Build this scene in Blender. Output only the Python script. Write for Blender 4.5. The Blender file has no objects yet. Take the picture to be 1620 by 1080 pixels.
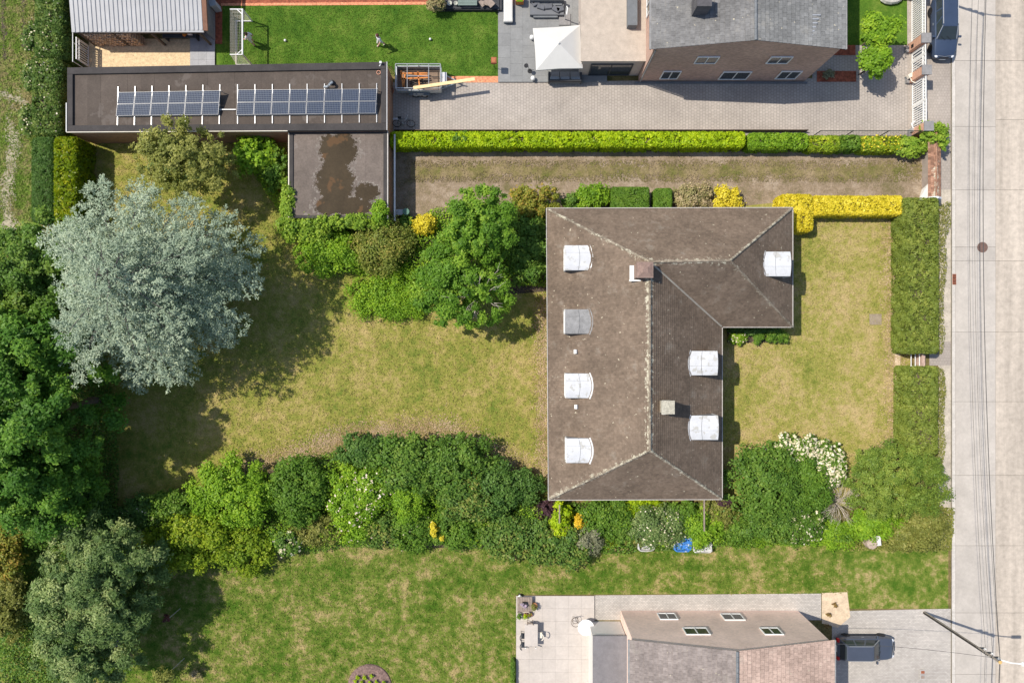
import bpy, math, random
import numpy as np
from mathutils import Vector, Matrix
random.seed(7)
RNG = np.random.default_rng(7)
SC = bpy.context.scene
COL = SC.collection
H = 54.0          # flying height of the camera over the ground
S = 20.0          # photograph pixels per metre on the ground

# ------------------------------------------------------------------ camera, sky, sun, exposure
cam_d = bpy.data.cameras.new('camera')
cam_d.sensor_width = 36.0
cam_d.lens = 24.0
cam_d.clip_start = 0.5
cam_d.clip_end = 2000
cam = bpy.data.objects.new('camera', cam_d)
COL.objects.link(cam)
cam.location = (0, 0, H)
cam.rotation_euler = (0, 0, 0)
SC.camera = cam
SUNDIR = Vector((0.65, -0.22, -1.0)).normalized()
EL = math.asin(-SUNDIR.z)
w = bpy.data.worlds.new('World')
SC.world = w
w.use_nodes = True
nt = w.node_tree
sky = nt.nodes.new('ShaderNodeTexSky')
sky.sky_type = 'NISHITA'
sky.sun_disc = False
sky.sun_elevation = EL
sky.sun_rotation = math.atan2(-SUNDIR.x, -SUNDIR.y)
nt.links.new(sky.outputs[0], nt.nodes['Background'].inputs[0])
nt.nodes['Background'].inputs[1].default_value = 0.15
sd = bpy.data.lights.new('sun', 'SUN')
sd.energy = 4.9
sd.angle = math.radians(0.5)
sd.color = (1.0, 0.94, 0.84)
sun = bpy.data.objects.new('sun', sd)
COL.objects.link(sun)
sun.location = (-30, 10, 60)
sun.rotation_euler = SUNDIR.to_track_quat('-Z', 'Y').to_euler()
vs = SC.view_settings
vs.view_transform = 'Standard'
vs.look = 'None'
vs.gamma = 1
vs.exposure = 0.04
vs.use_curve_mapping = False
SC.cycles.max_bounces = 6
SC.cycles.diffuse_bounces = 3
SC.cycles.transparent_max_bounces = 4

# ------------------------------------------------------------------ helpers
def P(px, py, z=0.0):
    k = (H - z) / H / S
    return Vector(((px - 810) * k, (540 - py) * k, z))

def G(px, py, z=0.0):            # ground position px,py lifted to z
    return Vector(((px - 810) / S, (540 - py) / S, z))

class MB:
    def __init__(s):
        s.v = []; s.f = []; s.m = []; s.mi = 0
    def add(s, vs_, fs):
        o = len(s.v)
        s.v += [tuple(v) for v in vs_]
        for f in fs:
            s.f.append([i + o for i in f]); s.m.append(s.mi)
        return s
    def box(s, c, d, rz=0, M=None):
        x, y, z = d[0] / 2, d[1] / 2, d[2] / 2
        vs_ = [Vector((sx * x, sy * y, sz * z)) for sz in (-1, 1) for sx, sy in ((-1, -1), (1, -1), (1, 1), (-1, 1))]
        R = M if M is not None else Matrix.Rotation(rz, 3, 'Z')
        c = Vector(c)
        return s.add([R @ v + c for v in vs_], [(3, 2, 1, 0), (4, 5, 6, 7), (0, 1, 5, 4), (1, 2, 6, 5), (2, 3, 7, 6), (3, 0, 4, 7)])
    def tube(s, a, b, r, n=6, r2=None, cap=True):
        a = Vector(a); b = Vector(b); d = b - a
        if d.length < 1e-6: return s
        d.normalize()
        t = d.orthogonal().normalized(); u = d.cross(t)
        r2 = r if r2 is None else r2
        vs_ = [a + (t * math.cos(2 * math.pi * i / n) + u * math.sin(2 * math.pi * i / n)) * r for i in range(n)]
        vs_ += [b + (t * math.cos(2 * math.pi * i / n) + u * math.sin(2 * math.pi * i / n)) * r2 for i in range(n)]
        fs = [(i, (i + 1) % n, n + (i + 1) % n, n + i) for i in range(n)]
        if cap: fs += [tuple(range(n - 1, -1, -1)), tuple(range(n, 2 * n))]
        return s.add(vs_, fs)
    def path(s, pts, r, n=6, r2=None):
        k = len(pts) - 1
        for i in range(k):
            ra = r if r2 is None else r + (r2 - r) * i / k
            rb = r if r2 is None else r + (r2 - r) * (i + 1) / k
            s.tube(pts[i], pts[i + 1], ra, n, rb)
        return s
    def lathe(s, c, prof, n=16):
        c = Vector(c)
        vs_ = []
        for r, z in prof:
            vs_ += [c + Vector((r * math.cos(2 * math.pi * i / n), r * math.sin(2 * math.pi * i / n), z)) for i in range(n)]
        fs = []
        for j in range(len(prof) - 1):
            for i in range(n):
                fs.append((j * n + i, j * n + (i + 1) % n, (j + 1) * n + (i + 1) % n, (j + 1) * n + i))
        fs.append(tuple(range(n - 1, -1, -1)))
        fs.append(tuple((len(prof) - 1) * n + i for i in range(n)))
        return s.add(vs_, fs)
    def ball(s, c, r, n=10, sc=(1, 1, 1)):
        prof = []
        k = n // 2
        c = Vector(c)
        vs_ = []; fs = []
        for j in range(k + 1):
            a = -math.pi / 2 + math.pi * j / k
            for i in range(n):
                b = 2 * math.pi * i / n
                vs_.append(c + Vector((r * sc[0] * math.cos(a) * math.cos(b), r * sc[1] * math.cos(a) * math.sin(b), r * sc[2] * math.sin(a))))
        for j in range(k):
            for i in range(n):
                fs.append((j * n + i, j * n + (i + 1) % n, (j + 1) * n + (i + 1) % n, (j + 1) * n + i))
        return s.add(vs_, fs)
    def prism(s, pts, z0, z1):
        n = len(pts)
        vs_ = [(p[0], p[1], z0) for p in pts] + [(p[0], p[1], z1) for p in pts]
        fs = [(i, (i + 1) % n, n + (i + 1) % n, n + i) for i in range(n)] + [tuple(range(n - 1, -1, -1)), tuple(range(n, 2 * n))]
        return s.add(vs_, fs)
    def torus(s, c, R, r, axis=(0, 0, 1), n=20, m=6):
        ax = Vector(axis).normalized(); t = ax.orthogonal().normalized(); u = ax.cross(t); c = Vector(c)
        vs_ = []; fs = []
        for i in range(n):
            a = 2 * math.pi * i / n; d = t * math.cos(a) + u * math.sin(a)
            for j in range(m):
                b = 2 * math.pi * j / m
                vs_.append(c + d * (R + r * math.cos(b)) + ax * (r * math.sin(b)))
        for i in range(n):
            for j in range(m):
                fs.append((i * m + j, ((i + 1) % n) * m + j, ((i + 1) % n) * m + (j + 1) % m, i * m + (j + 1) % m))
        return s.add(vs_, fs)
    def mesh(s, name, mats, off=(0, 0, 0), smooth=False):
        me = bpy.data.meshes.new(name)
        o = Vector(off)
        me.from_pydata([Vector(v) - o for v in s.v], [], s.f)
        if not isinstance(mats, (list, tuple)): mats = [mats]
        for m in mats: me.materials.append(m)
        if len(mats) > 1: me.polygons.foreach_set('material_index', s.m)
        if smooth: me.polygons.foreach_set('use_smooth', [True] * len(me.polygons))
        me.update()
        return me
    def build(s, name, mats, parent=None, loc=None, smooth=False, bevel=0):
        off = worldloc(parent) if parent else (Vector(loc) if loc is not None else Vector((0, 0, 0)))
        o = link(name, s.mesh(name, mats, off, smooth), parent)
        if not parent and loc is not None: o.location = loc
        if bevel:
            b = o.modifiers.new('b', 'BEVEL'); b.width = bevel; b.segments = 2; b.limit_method = 'ANGLE'
        return o

def worldloc(o):
    v = Vector((0, 0, 0))
    while o:
        v += Vector(o.location); o = o.parent
    return v

def link(name, me, parent=None):
    o = bpy.data.objects.new(name, me)
    COL.objects.link(o)
    if parent: o.parent = parent
    return o

def tag(o, label=None, cat=None, group=None, kind=None):
    if label: o['label'] = label
    if cat: o['category'] = cat
    if group: o['group'] = group
    if kind: o['kind'] = kind
    return o

def thing(name, label, cat, loc=(0, 0, 0), group=None):
    o = bpy.data.objects.new(name, None)
    o.empty_display_size = 0.3
    COL.objects.link(o)
    o.location = loc
    return tag(o, label, cat, group)

def struct(name, mb, m, parent=None, label=None):
    o = mb.build(name, m, parent)
    o['kind'] = 'structure'
    if label: o['label'] = label
    return o

def dup(root, loc, label, group=None, rz=None):
    r = root.copy(); COL.objects.link(r); r.location = loc; r['label'] = label
    if group: r['group'] = group
    if rz is not None: r.rotation_euler.z = rz
    for ch in list(root.children):
        c = ch.copy(); COL.objects.link(c); c.parent = r
        for g in list(ch.children):
            d = g.copy(); COL.objects.link(d); d.parent = c
    return r

# ------------------------------------------------------------------ materials
def newmat(name):
    m = bpy.data.materials.new(name)
    m.use_nodes = True
    return m, m.node_tree, m.node_tree.nodes['Principled BSDF']

def N(t, kind, **kw):
    n = t.nodes.new('ShaderNode' + kind)
    for k, v in kw.items(): setattr(n, k, v)
    return n

def noise(t, vec, scale, detail=4, rough=0.6):
    n = N(t, 'TexNoise')
    n.inputs['Scale'].default_value = scale
    n.inputs['Detail'].default_value = detail
    n.inputs['Roughness'].default_value = rough
    if vec is not None: t.links.new(vec, n.inputs['Vector'])
    return n.outputs[0]

def ramp(t, fac, stops):
    r = N(t, 'ValToRGB')
    e = r.color_ramp.elements
    while len(e) < len(stops): e.new(0.5)
    for el, (p, c) in zip(e, stops):
        el.position = p; el.color = (*c, 1) if len(c) == 3 else c
    t.links.new(fac, r.inputs[0])
    return r.outputs[0]

def mix(t, a, b, f, mode='MIX'):
    n = N(t, 'Mix', data_type='RGBA', blend_type=mode)
    for sock, v in ((n.inputs[6], a), (n.inputs[7], b), (n.inputs[0], f)):
        if hasattr(v, 'is_linked'): t.links.new(v, sock)
        elif isinstance(v, (int, float)): sock.default_value = v if sock == n.inputs[0] else (v, v, v, 1)
        else: sock.default_value = (*v, 1)
    return n.outputs[2]

def math_(t, op, a, b=None, clamp=False):
    n = N(t, 'Math', operation=op, use_clamp=clamp)
    for sock, v in ((n.inputs[0], a), (n.inputs[1], b)):
        if v is None: continue
        if hasattr(v, 'is_linked'): t.links.new(v, sock)
        else: sock.default_value = v
    return n.outputs[0]

def bump(t, bs, h, strength, dist=0.05):
    b = N(t, 'Bump')
    b.inputs['Strength'].default_value = strength
    b.inputs['Distance'].default_value = dist
    t.links.new(h, b.inputs['Height'])
    t.links.new(b.outputs[0], bs.inputs['Normal'])

def pos(t):
    return N(t, 'NewGeometry').outputs['Position']

def grey(c, f):
    return tuple(min(1, x * f) for x in c)

def M(name, c, v=0.25, scale=2.0, fine=14.0, rough=0.85, bmp=0.15, metal=0.0, rnd=0.0, spec=0.3, spots=None, c2=None, stretch=None):
    """plain material: base colour broken by two noises, optional per-object variation and spots"""
    m, t, b = newmat(name)
    p = N(t, 'TexCoord').outputs['Object'] if rnd < 0 else pos(t)
    if stretch:
        mp = N(t, 'Mapping'); mp.inputs['Scale'].default_value = (1, stretch, 1)
        t.links.new(p, mp.inputs[0]); n1 = noise(t, mp.outputs[0], scale, 6, 0.65)
    else:
        n1 = noise(t, p, scale, 6, 0.65)
    n2 = noise(t, p, fine, 3, 0.7)
    hi = c2 or grey(c, 1 + v)
    col = ramp(t, n1, [(0.3, grey(c, 1 - v)), (0.7, hi)])
    sp = ramp(t, n2, [(0.3, (1 - v * .7,) * 3), (0.7, (1 + v * .6,) * 3)])
    col = mix(t, col, sp, 1.0, 'MULTIPLY')
    if rnd:
        oi = N(t, 'ObjectInfo').outputs['Random']
        col = mix(t, col, ramp(t, oi, [(0, (1 - abs(rnd),) * 3), (1, (1 + abs(rnd),) * 3)]), 1.0, 'MULTIPLY')
    if spots:
        sc_, thr, scol = spots
        n3 = noise(t, p, sc_, 3, 0.6)
        col = mix(t, col, scol, ramp(t, n3, [(thr, (0,) * 3), (thr + .05, (1,) * 3)]))
    t.links.new(col, b.inputs['Base Color'])
    b.inputs['Roughness'].default_value = rough
    b.inputs['Metallic'].default_value = metal
    b.inputs['Specular IOR Level'].default_value = spec
    if bmp: bump(t, b, n2, bmp, 0.03)
    return m

def leafmat(name, a, b_, c=None, tr=0.25, rough=0.5, gain=1.85):
    a, b_, c = [tuple(min(.9, x * g) for x, g in zip(q, (gain * 1.06, gain, gain * .85))) if q else None for q in (a, b_, c)]
    tr = tr + .13 if gain > 1 else tr
    m, t, b = newmat(name)
    at = N(t, 'Attribute'); at.attribute_name = 'tint'
    st = [(0.0, a), (0.6, b_), (1.0, c or grey(b_, 1.25))]
    col = ramp(t, at.outputs['Fac'], st)
    t.links.new(col, b.inputs['Base Color'])
    b.inputs['Roughness'].default_value = rough
    b.inputs['Specular IOR Level'].default_value = 0.25
    tl = N(t, 'BsdfTranslucent')
    t.links.new(col, tl.inputs[0])
    mx = N(t, 'MixShader'); mx.inputs[0].default_value = tr
    t.links.new(b.outputs[0], mx.inputs[1]); t.links.new(tl.outputs[0], mx.inputs[2])
    t.links.new(mx.outputs[0], t.nodes['Material Output'].inputs[0])
    return m

def lawnmat(name, dark, mid, dry, s1=0.22, lo=0.38, hi=0.62, fine=0.35, mid_scale=1.6):
    m, t, b = newmat(name)
    p = pos(t)
    a = noise(t, p, s1, 8, 0.68)
    c2 = noise(t, p, mid_scale, 6, 0.7)
    c3 = noise(t, p, 9.0, 4, 0.75)
    f = math_(t, 'ADD', math_(t, 'MULTIPLY', a, 0.62), math_(t, 'MULTIPLY', c2, 0.38))
    at = N(t, 'Attribute'); at.attribute_name = 'tint'
    f = math_(t, 'ADD', f, math_(t, 'MULTIPLY', at.outputs['Fac'], 0.12))
    col = ramp(t, f, [(lo, dark), ((lo + hi) / 2, mid), (hi, dry)])
    col = mix(t, col, ramp(t, c3, [(0.25, (1 - fine,) * 3), (0.75, (1 + fine,) * 3)]), 1.0, 'MULTIPLY')
    t.links.new(col, b.inputs['Base Color'])
    b.inputs['Roughness'].default_value = 0.9
    b.inputs['Specular IOR Level'].default_value = 0.1
    bump(t, b, c3, 0.6, 0.08)
    return m

def pavermat(name, c, joint, bw=0.23, bh=0.23, rot=math.pi / 2, contrast=0.2, mort=0.02, v=0.15, upright=False):
    m, t, b = newmat(name)
    mp = N(t, 'Mapping'); mp.inputs['Rotation'].default_value = (0, 0, rot)
    if upright:
        sx = N(t, 'SeparateXYZ'); t.links.new(pos(t), sx.inputs[0]); cx_ = N(t, 'CombineXYZ')
        t.links.new(math_(t, 'ADD', sx.outputs[0], sx.outputs[1]), cx_.inputs[0]); t.links.new(sx.outputs[2], cx_.inputs[1])
        t.links.new(cx_.outputs[0], mp.inputs[0])
    else:
        t.links.new(pos(t), mp.inputs[0])
    br = N(t, 'TexBrick')
    t.links.new(mp.outputs[0], br.inputs['Vector'])
    br.inputs['Scale'].default_value = 1.0
    br.inputs['Brick Width'].default_value = bw
    br.inputs['Row Height'].default_value = bh
    br.inputs['Mortar Size'].default_value = mort
    br.inputs['Mortar Smooth'].default_value = 0.3
    br.inputs['Color1'].default_value = (*grey(c, 1 - contrast), 1)
    br.inputs['Color2'].default_value = (*grey(c, 1 + contrast), 1)
    br.inputs['Mortar'].default_value = (*joint, 1)
    n1 = noise(t, pos(t), 0.35, 7, 0.65)
    n2 = noise(t, pos(t), 6, 4, 0.7)
    col = mix(t, br.outputs['Color'], ramp(t, n1, [(0.3, (1 - v,) * 3), (0.7, (1 + v,) * 3)]), 1.0, 'MULTIPLY')
    col = mix(t, col, ramp(t, n2, [(0.3, (1 - v * .6,) * 3), (0.7, (1 + v * .6,) * 3)]), 1.0, 'MULTIPLY')
    t.links.new(col, b.inputs['Base Color'])
    b.inputs['Roughness'].default_value = 0.85
    b.inputs['Specular IOR Level'].default_value = 0.2
    bump(t, b, br.outputs['Fac'], -0.4, 0.02)
    return m

# base colours
white = M('white_paint', (.78, .77, .74), .05, rough=.5, bmp=.02)
offwhite = M('cream_paint', (.72, .66, .55), .08, rough=.6, bmp=.03)
black = M('black_rubber', (.02, .02, .022), .2, rough=.6)
darkgrey = M('dark_grey', (.055, .058, .065), .2, rough=.6)
midgrey = M('mid_grey', (.16, .17, .18), .15, rough=.7)
steel = M('galvanised_steel', (.52, .55, .56), .12, rough=.4, metal=.6, bmp=.03)
alu = M('aluminium', (.50, .50, .50), .06, rough=.35, metal=.5, bmp=0)
zinc = M('zinc_sheet', (.585, .59, .60), .10, scale=1.3, rough=.6, metal=.0, bmp=.05, spots=(1.9, .56, (.47, .46, .43)))
zincdull = M('dull_zinc_sheet', (.27, .265, .26), .22, scale=2.5, rough=.6, bmp=.1)
bark = M('bark', (.12, .09, .065), .35, scale=6, fine=40, bmp=.5)
twig = M('bare_twig', (.52, .45, .37), .3, scale=6)
wood = M('weathered_wood', (.28, .22, .18), .25, scale=5, fine=30)
freshwood = M('sawn_timber', (.82, .60, .32), .15, scale=4)
orangewood = M('orange_stained_timber', (.60, .22, .06), .25, scale=4)
brick_red = pavermat('brown_brick', (.40, .18, .10), (.30, .25, .2), .22, .075, 0, .25, .012, upright=True)
brick_pink = pavermat('pinkish_brick', (.50, .30, .23), (.44, .36, .30), .22, .075, 0, .2, .012, upright=True)
brick_pillar = M('orange_brick', (.58, .33, .23), .18, scale=6, fine=22)
terracotta = M('terracotta', (.42, .17, .09), .2, scale=5)
soil = M('dark_soil', (.075, .055, .04), .4, scale=3, fine=12, bmp=.6)
redbark = M('red_bark_mulch', (.30, .085, .045), .45, scale=4, fine=11, bmp=.8)
orangechip = M('orange_wood_chips', (.68, .27, .14), .35, scale=5, fine=10, bmp=.8)
felt = M('roofing_felt', (.092, .073, .060), .20, scale=.6, fine=9, rough=.9, rnd=.12, bmp=.2, spots=(.8, .60, (.125, .103, .088)))
felt_edge = M('felt_upstand', (.058, .052, .05), .2, scale=1.2, rough=.9)
annexfelt = M('faded_roof_felt', (.155, .125, .105), .26, scale=.5, fine=7, rough=.85, rnd=.06, spots=(.7, .60, (.22, .19, .165)))
copper = M('copper_pipe', (.5, .26, .18), .15, rough=.4, metal=.6)
capstone = M('blue_stone_cap', (.25, .24, .235), .15, scale=4)
concrete = M('road_concrete', (.46, .415, .365), .11, scale=.7, fine=5, rough=.9, rnd=.045, bmp=.1)
concrete_r = M('worn_road_concrete', (.465, .40, .33), .22, scale=.9, fine=3, rough=.9, rnd=.03, bmp=.1, stretch=.05)
concrete2 = M('gutter_concrete', (.53, .49, .44), .12, scale=1.5, fine=6)
jointfill = M('joint_filler', (.20, .18, .15), .3)
stone_tile = M('beige_stone_tile', (.50, .445, .395), .09, scale=.8, fine=5, rough=.8, rnd=.03, bmp=.03)
slate_tile = M('grey_stone_tile', (.235, .235, .23), .12, scale=1.0, fine=6, rough=.75, rnd=.035, bmp=.05)
sand = M('yellow_gravel', (.66, .50, .30), .22, scale=4, fine=9, bmp=.5, spots=(6, .66, (.40, .30, .18)))
sandy = M('pale_sand', (.62, .48, .33), .2, scale=2, fine=9, bmp=.5)
dirt = M('pale_dirt', (.48, .42, .34), .25, scale=1.2, fine=8, bmp=.4)
pebble = M('grey_cobble', (.42, .40, .38), .15, rough=.8)
skin = M('skin', (.55, .33, .24), .05, bmp=0)
hairm = M('dark_hair', (.035, .022, .018), .2)
shirtw = M('white_shirt', (.82, .82, .84), .05, rough=.8)
fabric_w = M('white_canvas', (.60, .585, .55), .03, rough=.9, bmp=.05)
cushion = M('grey_cushion', (.13, .135, .15), .15, rough=.95)
bluetarp = M('blue_tarpaulin', (.05, .20, .55), .2, scale=3, rough=.5, spots=(4.0, .58, (.6, .62, .62)))
baggrey = M('grey_woven_bag', (.50, .48, .46), .2, scale=4)
rust = M('rusty_iron', (.30, .10, .05), .3, scale=5)
deckm = M('dark_deck_board', (.05, .05, .055), .25, rough=.7, rnd=.15)

paver_n = pavermat('brown_grey_pavers', (.40, .35, .305), (.28, .25, .22), .25, .225, math.pi / 2, .05, .022)
paver_s = pavermat('light_grey_pavers', (.47, .43, .385), (.33, .30, .27), .22, .11, 0, .12, .018)
paver_walk = pavermat('pavement_pavers', (.37, .32, .275), (.31, .27, .235), .22, .22, 0, .05, .02)

lawn_dry = lawnmat('dry_lawn', (.12, .17, .025), (.255, .245, .052), (.42, .32, .13), .20, .36, .63, .36)
lawn_front = lawnmat('dry_front_lawn', (.15, .185, .03), (.29, .27, .065), (.44, .335, .155), .20, .34, .61, .36)
lawn_n = lawnmat('lush_lawn', (.035, .095, .010), (.085, .165, .018), (.19, .25, .045), .5, .34, .70, .35)
lawn_s = lawnmat('patchy_lawn', (.058, .120, .010), (.145, .185, .030), (.37, .285, .125), .40, .40, .635, .40)
field = lawnmat('field_grass', (.085, .18, .018), (.17, .245, .04), (.40, .32, .15), .35, .36, .64, .40)
rough_ground = lawnmat('rough_ground', (.06, .07, .02), (.16, .13, .05), (.26, .19, .09), .4, .35, .65, .4)
gravel = lawnmat('gravel_drive_ground', (.14, .125, .05), (.265, .20, .135), (.40, .32, .24), .35, .36, .62, .38)

# ------------------------------------------------------------------ ground sheets
level = [0]
def sheet(name, pts, m, raw=False, z=None, label=None):
    level[0] += 1
    zz = 0.002 * level[0] if z is None else z
    mb = MB()
    q = [(p if raw else G(*p)) for p in pts]
    mb.add([(a[0], a[1], zz) for a in q], [tuple(range(len(q)))])
    o = struct(name, mb, m, label=label)
    # make the face look up
    if o.data.polygons[0].normal.z < 0: o.data.flip_normals()
    level.append(o)
    return zz

def rect(x0, y0, x1, y1): return [(x0, y1), (x1, y1), (x1, y0), (x0, y0)]

sheet('ground', [(-400, -400), (400, -400), (400, 400), (-400, 400)], rough_ground, True, 0.0)
sheet('field', [(-1600, -1400), (-1600, 1500), (60, 1500), (70, 700), (62, 350), (88, 200), (92, -1400)], field)
Z_DRY = sheet('back_lawn', [(130, 225), (470, 225), (470, 345), (640, 345), (900, 330), (900, 800), (700, 760), (300, 800), (120, 830)], lawn_dry)
Z_FRONT = sheet('front_lawn', rect(1120, 300, 1440, 800), lawn_front)
Z_N = sheet('lawn', [(341, 105), (620, 105), (626, 121), (788, 121), (788, -300), (341, -300)], lawn_n)
Z_N2 = sheet('lawn', [(1320, 73), (1437, 73), (1437, -300), (1320, -300)], lawn_n)
Z_S = sheet('lawn', [(60, 860), (500, 800), (900, 830), (1150, 845), (1500, 850), (1500, 962), (1310, 962), (1310, 938), (816, 940), (816, 1400), (-100, 1400)], lawn_s)
Z_G = sheet('gravel_driveway', [(610, 240), (1485, 240), (1485, 318), (1250, 318), (1000, 345), (610, 350)], gravel)
weedy = lawnmat('weedy_gravel', (.12, .13, .03), (.20, .165, .07), (.29, .22, .13), .5, .36, .62, .45)
sheet('paved_driveway', [(612, 131), (705, 131), (788, 131), (1440, 122), (1440, 215), (612, 212)], paver_n)
sheet('paved_driveway', [(1285, 72), (1440, 72), (1440, 126), (1285, 126)], paver_n)
sheet('pavement', [(1432, -500), (1504, -500), (1504, 340), (1466, 340), (1466, 216), (1436, 216)], paver_walk)
sheet('verge', [(1484, 300), (1504, 300), (1504, 866), (1484, 866)], dirt)
sheet('pavement', [(1470, 540), (1504, 540), (1504, 578), (1470, 578)], paver_walk)
sheet('paved_driveway', [(1316, 966), (1504, 962), (1504, 1500), (1316, 1500)], paver_s)
sheet('paved_path', [(940, 941), (1299, 938), (1299, 980), (940, 980)], paver_s)
sheet('sand_patch', [(1300, 937), (1340, 936), (1345, 975), (1325, 992), (1300, 985)], sandy)
sheet('mulch_bed', [(338, -200), (700, -200), (700, 5), (338, 9)], redbark)
sheet('mulch_bed', [(341, 10), (352, 10), (352, 70), (341, 70)], redbark)
sheet('wood_chip_strip', [(350, 6), (690, 3.5), (690, 8), (350, 10)], orangechip)
sheet('wood_chip_strip', [(690, 121), (788, 121), (788, 131), (690, 131)], orangechip)
sheet('gravel_yard', [(141, 62), (302, 62), (302, 110), (141, 110)], sand)
sheet('mulch_bed', [(1290, 72), (1353, 72), (1353, 88), (1290, 88)], redbark)
sheet('mulch_bed', [(1292, 113), (1354, 113), (1354, 130), (1292, 130)], redbark)
sheet('garden_soil', [(620, 345), (870, 330), (870, 460), (760, 470), (640, 420)], soil)
sheet('garden_soil', [(200, 800), (440, 740), (700, 690), (870, 800), (1300, 800), (1300, 850), (900, 870), (450, 860), (230, 890)], soil)
sheet('garden_soil', [(1150, 518), (1235, 518), (1235, 542), (1150, 542)], soil)
sheet('sand_border', [(1412, 320), (1421, 320), (1425, 700), (1417, 700)], sandy)
# worn tracks of bare earth in the field, ragged patches between the grass
from mathutils import noise as mnz
def ragged(name, x0, y0, x1, y1, fn, m, step, label):
    level[0] += 1
    z = .002 * level[0]; V = {}; L = []; Fs = []
    def vid(i, j):
        if (i, j) not in V: V[(i, j)] = len(L); q = G(x0 + i * step, y0 + j * step, z); L.append(tuple(q))
        return V[(i, j)]
    for i in range(int((x1 - x0) / step)):
        for j in range(int((y1 - y0) / step)):
            px, py = x0 + (i + .5) * step, y0 + (j + .5) * step
            if fn(px, py) + .5 * mnz.noise(Vector((px * .09, py * .05, 2))) + .35 * mnz.noise(Vector((px * .3, py * .2, 7))) + random.uniform(-.35, .35) > .42:
                Fs.append((vid(i, j), vid(i, j + 1), vid(i + 1, j + 1), vid(i + 1, j)))
    o = struct(name, MB().add(L, Fs), m, label=label); o['kind'] = 'stuff'
band = lambda px, c, w: 1 - abs(px - c) / w
field_dirt = M('dull_field_dirt', (.36, .315, .22), .25, scale=1.2, fine=8, bmp=.4)
ragged('bare_earth', 0, 140, 40, 365, lambda px, py: band(px, 16 + 6 * math.sin(py * .035), 15) * min(1, max(0, (py - 175) / 40)), field_dirt, 1.3, 'pale bare earth track in the field')
ragged('bare_earth', -5, 138, 48, 172, lambda px, py: band(py, 147 + px * .38, 7), field_dirt, 1.3, 'pale bare earth strip crossing the field')
ragged('wheel_track', 0, -20, 14, 95, lambda px, py: band(px, 5 + py * .03, 5) * .85, soil, 1.3, 'dark wheel track at the edge of the field')
ragged('wheel_track', 26, -20, 50, 80, lambda px, py: band(px, 37 + py * .03, 5) * .8, soil, 1.3, 'dark wheel track beside the field hedge')

ragged('weed_strip', 650, 252, 1462, 292, lambda px, py: (1 - abs(py - 271 - 2 * math.sin(px * .03)) / 17) * (1 - max(0, (px - 1400) / 130)), weedy, 1.6, 'strip of weeds and moss along the middle of the gravel driveway')

# ------------------------------------------------------------------ road of concrete slabs
sheet('road', [(1504, -1800), (1712, -1800), (1712, 2900), (1504, 2900)], jointfill)
ROADZ = 0.002 * level[0]
RT = ROADZ + .03
road = level[-1]
def slab(name, x0, y0, x1, y1, m, parent, top=None, gap=.6, z0=None, jit=0.002):
    a = G(x0 + gap / 2, y1 - gap / 2); b = G(x1 - gap / 2, y0 + gap / 2)
    mb = MB(); z0 = ROADZ + .002 if z0 is None else z0; top = RT if top is None else top
    mb.box(((a.x + b.x) / 2, (a.y + b.y) / 2, (z0 + top) / 2), (b.x - a.x, b.y - a.y, top - z0 + random.uniform(-jit, jit)))
    return mb.build(name, m, parent)
jl = [-220, -115, -10, 97, 201, 301, 391, 413, 525, 635, 751, 862, 968, 1065, 1180, 1290]
for a, b in zip(jl, jl[1:]):
    slab('gutter_slab', 1505, a, 1510.4, b, concrete2, road, gap=.35)
    slab('concrete_slab', 1510.4, a, 1574, b, concrete, road, gap=.5)
jr = [-230, -120, -10, 97, 190, 301, 413, 525, 635, 751, 862, 968, 1080, 1190, 1300]
for a, b in zip(jr, jr[1:]):
    slab('concrete_slab', 1574, a, 1640, b, concrete_r, road, gap=.5)
    slab('concrete_slab', 1640, a, 1706, b, concrete_r, road, gap=.5)
mb = MB(); mb.lathe(G(1553, 391.5), [(.42, RT - .02), (.42, RT + .005), (.40, RT + .007), (.36, RT + .004), (.1, RT + .008), (0.001, RT + .008)], 28)
tag(mb.build('manhole_cover', M('cast_iron', (.16, .10, .08), .25, scale=8), None, G(1553, 391.5)), 'round rusty brown manhole cover in the concrete road', 'manhole cover')
gr = thing('drain_grate', 'narrow slotted brown drain grate at the road gutter', 'drain', G(1508.5, 442))
MB().box(G(1508.5, 442, RT + .001), (.30, .85, .012)).build('frame', rust, gr)
for k in range(7): MB().box(G(1508.5, 442 - 6.6 + k * 2.2, RT + .012), (.24, .05, .014)).build('bar', black, gr)
for k, (y, w_) in enumerate(((1061.5, 'northern'), (1069.5, 'southern'))):
    d = thing('drain_cover', ('reddish' if k == 0 else 'greyer') + ' square drain cover in the paving, the %s of two' % w_, 'drain cover', G(1458.5, y), 'drain covers in the paving')
    MB().box(G(1458.5, y, .10), (.40, .34, .03)).build('frame', pebble, d)
    MB().box(G(1458.5, y, .118), (.28, .22, .02)).build('lid', rust if k == 0 else wood, d)
tag(MB().box(G(1384.5, 505, .04), (.95, .85, .05), .02).build('inspection_slab', M('mossy_concrete', (.30, .24, .17), .2, scale=4), None, G(1384.5, 505)), 'square brownish concrete slab set in the front lawn', 'slab')

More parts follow.
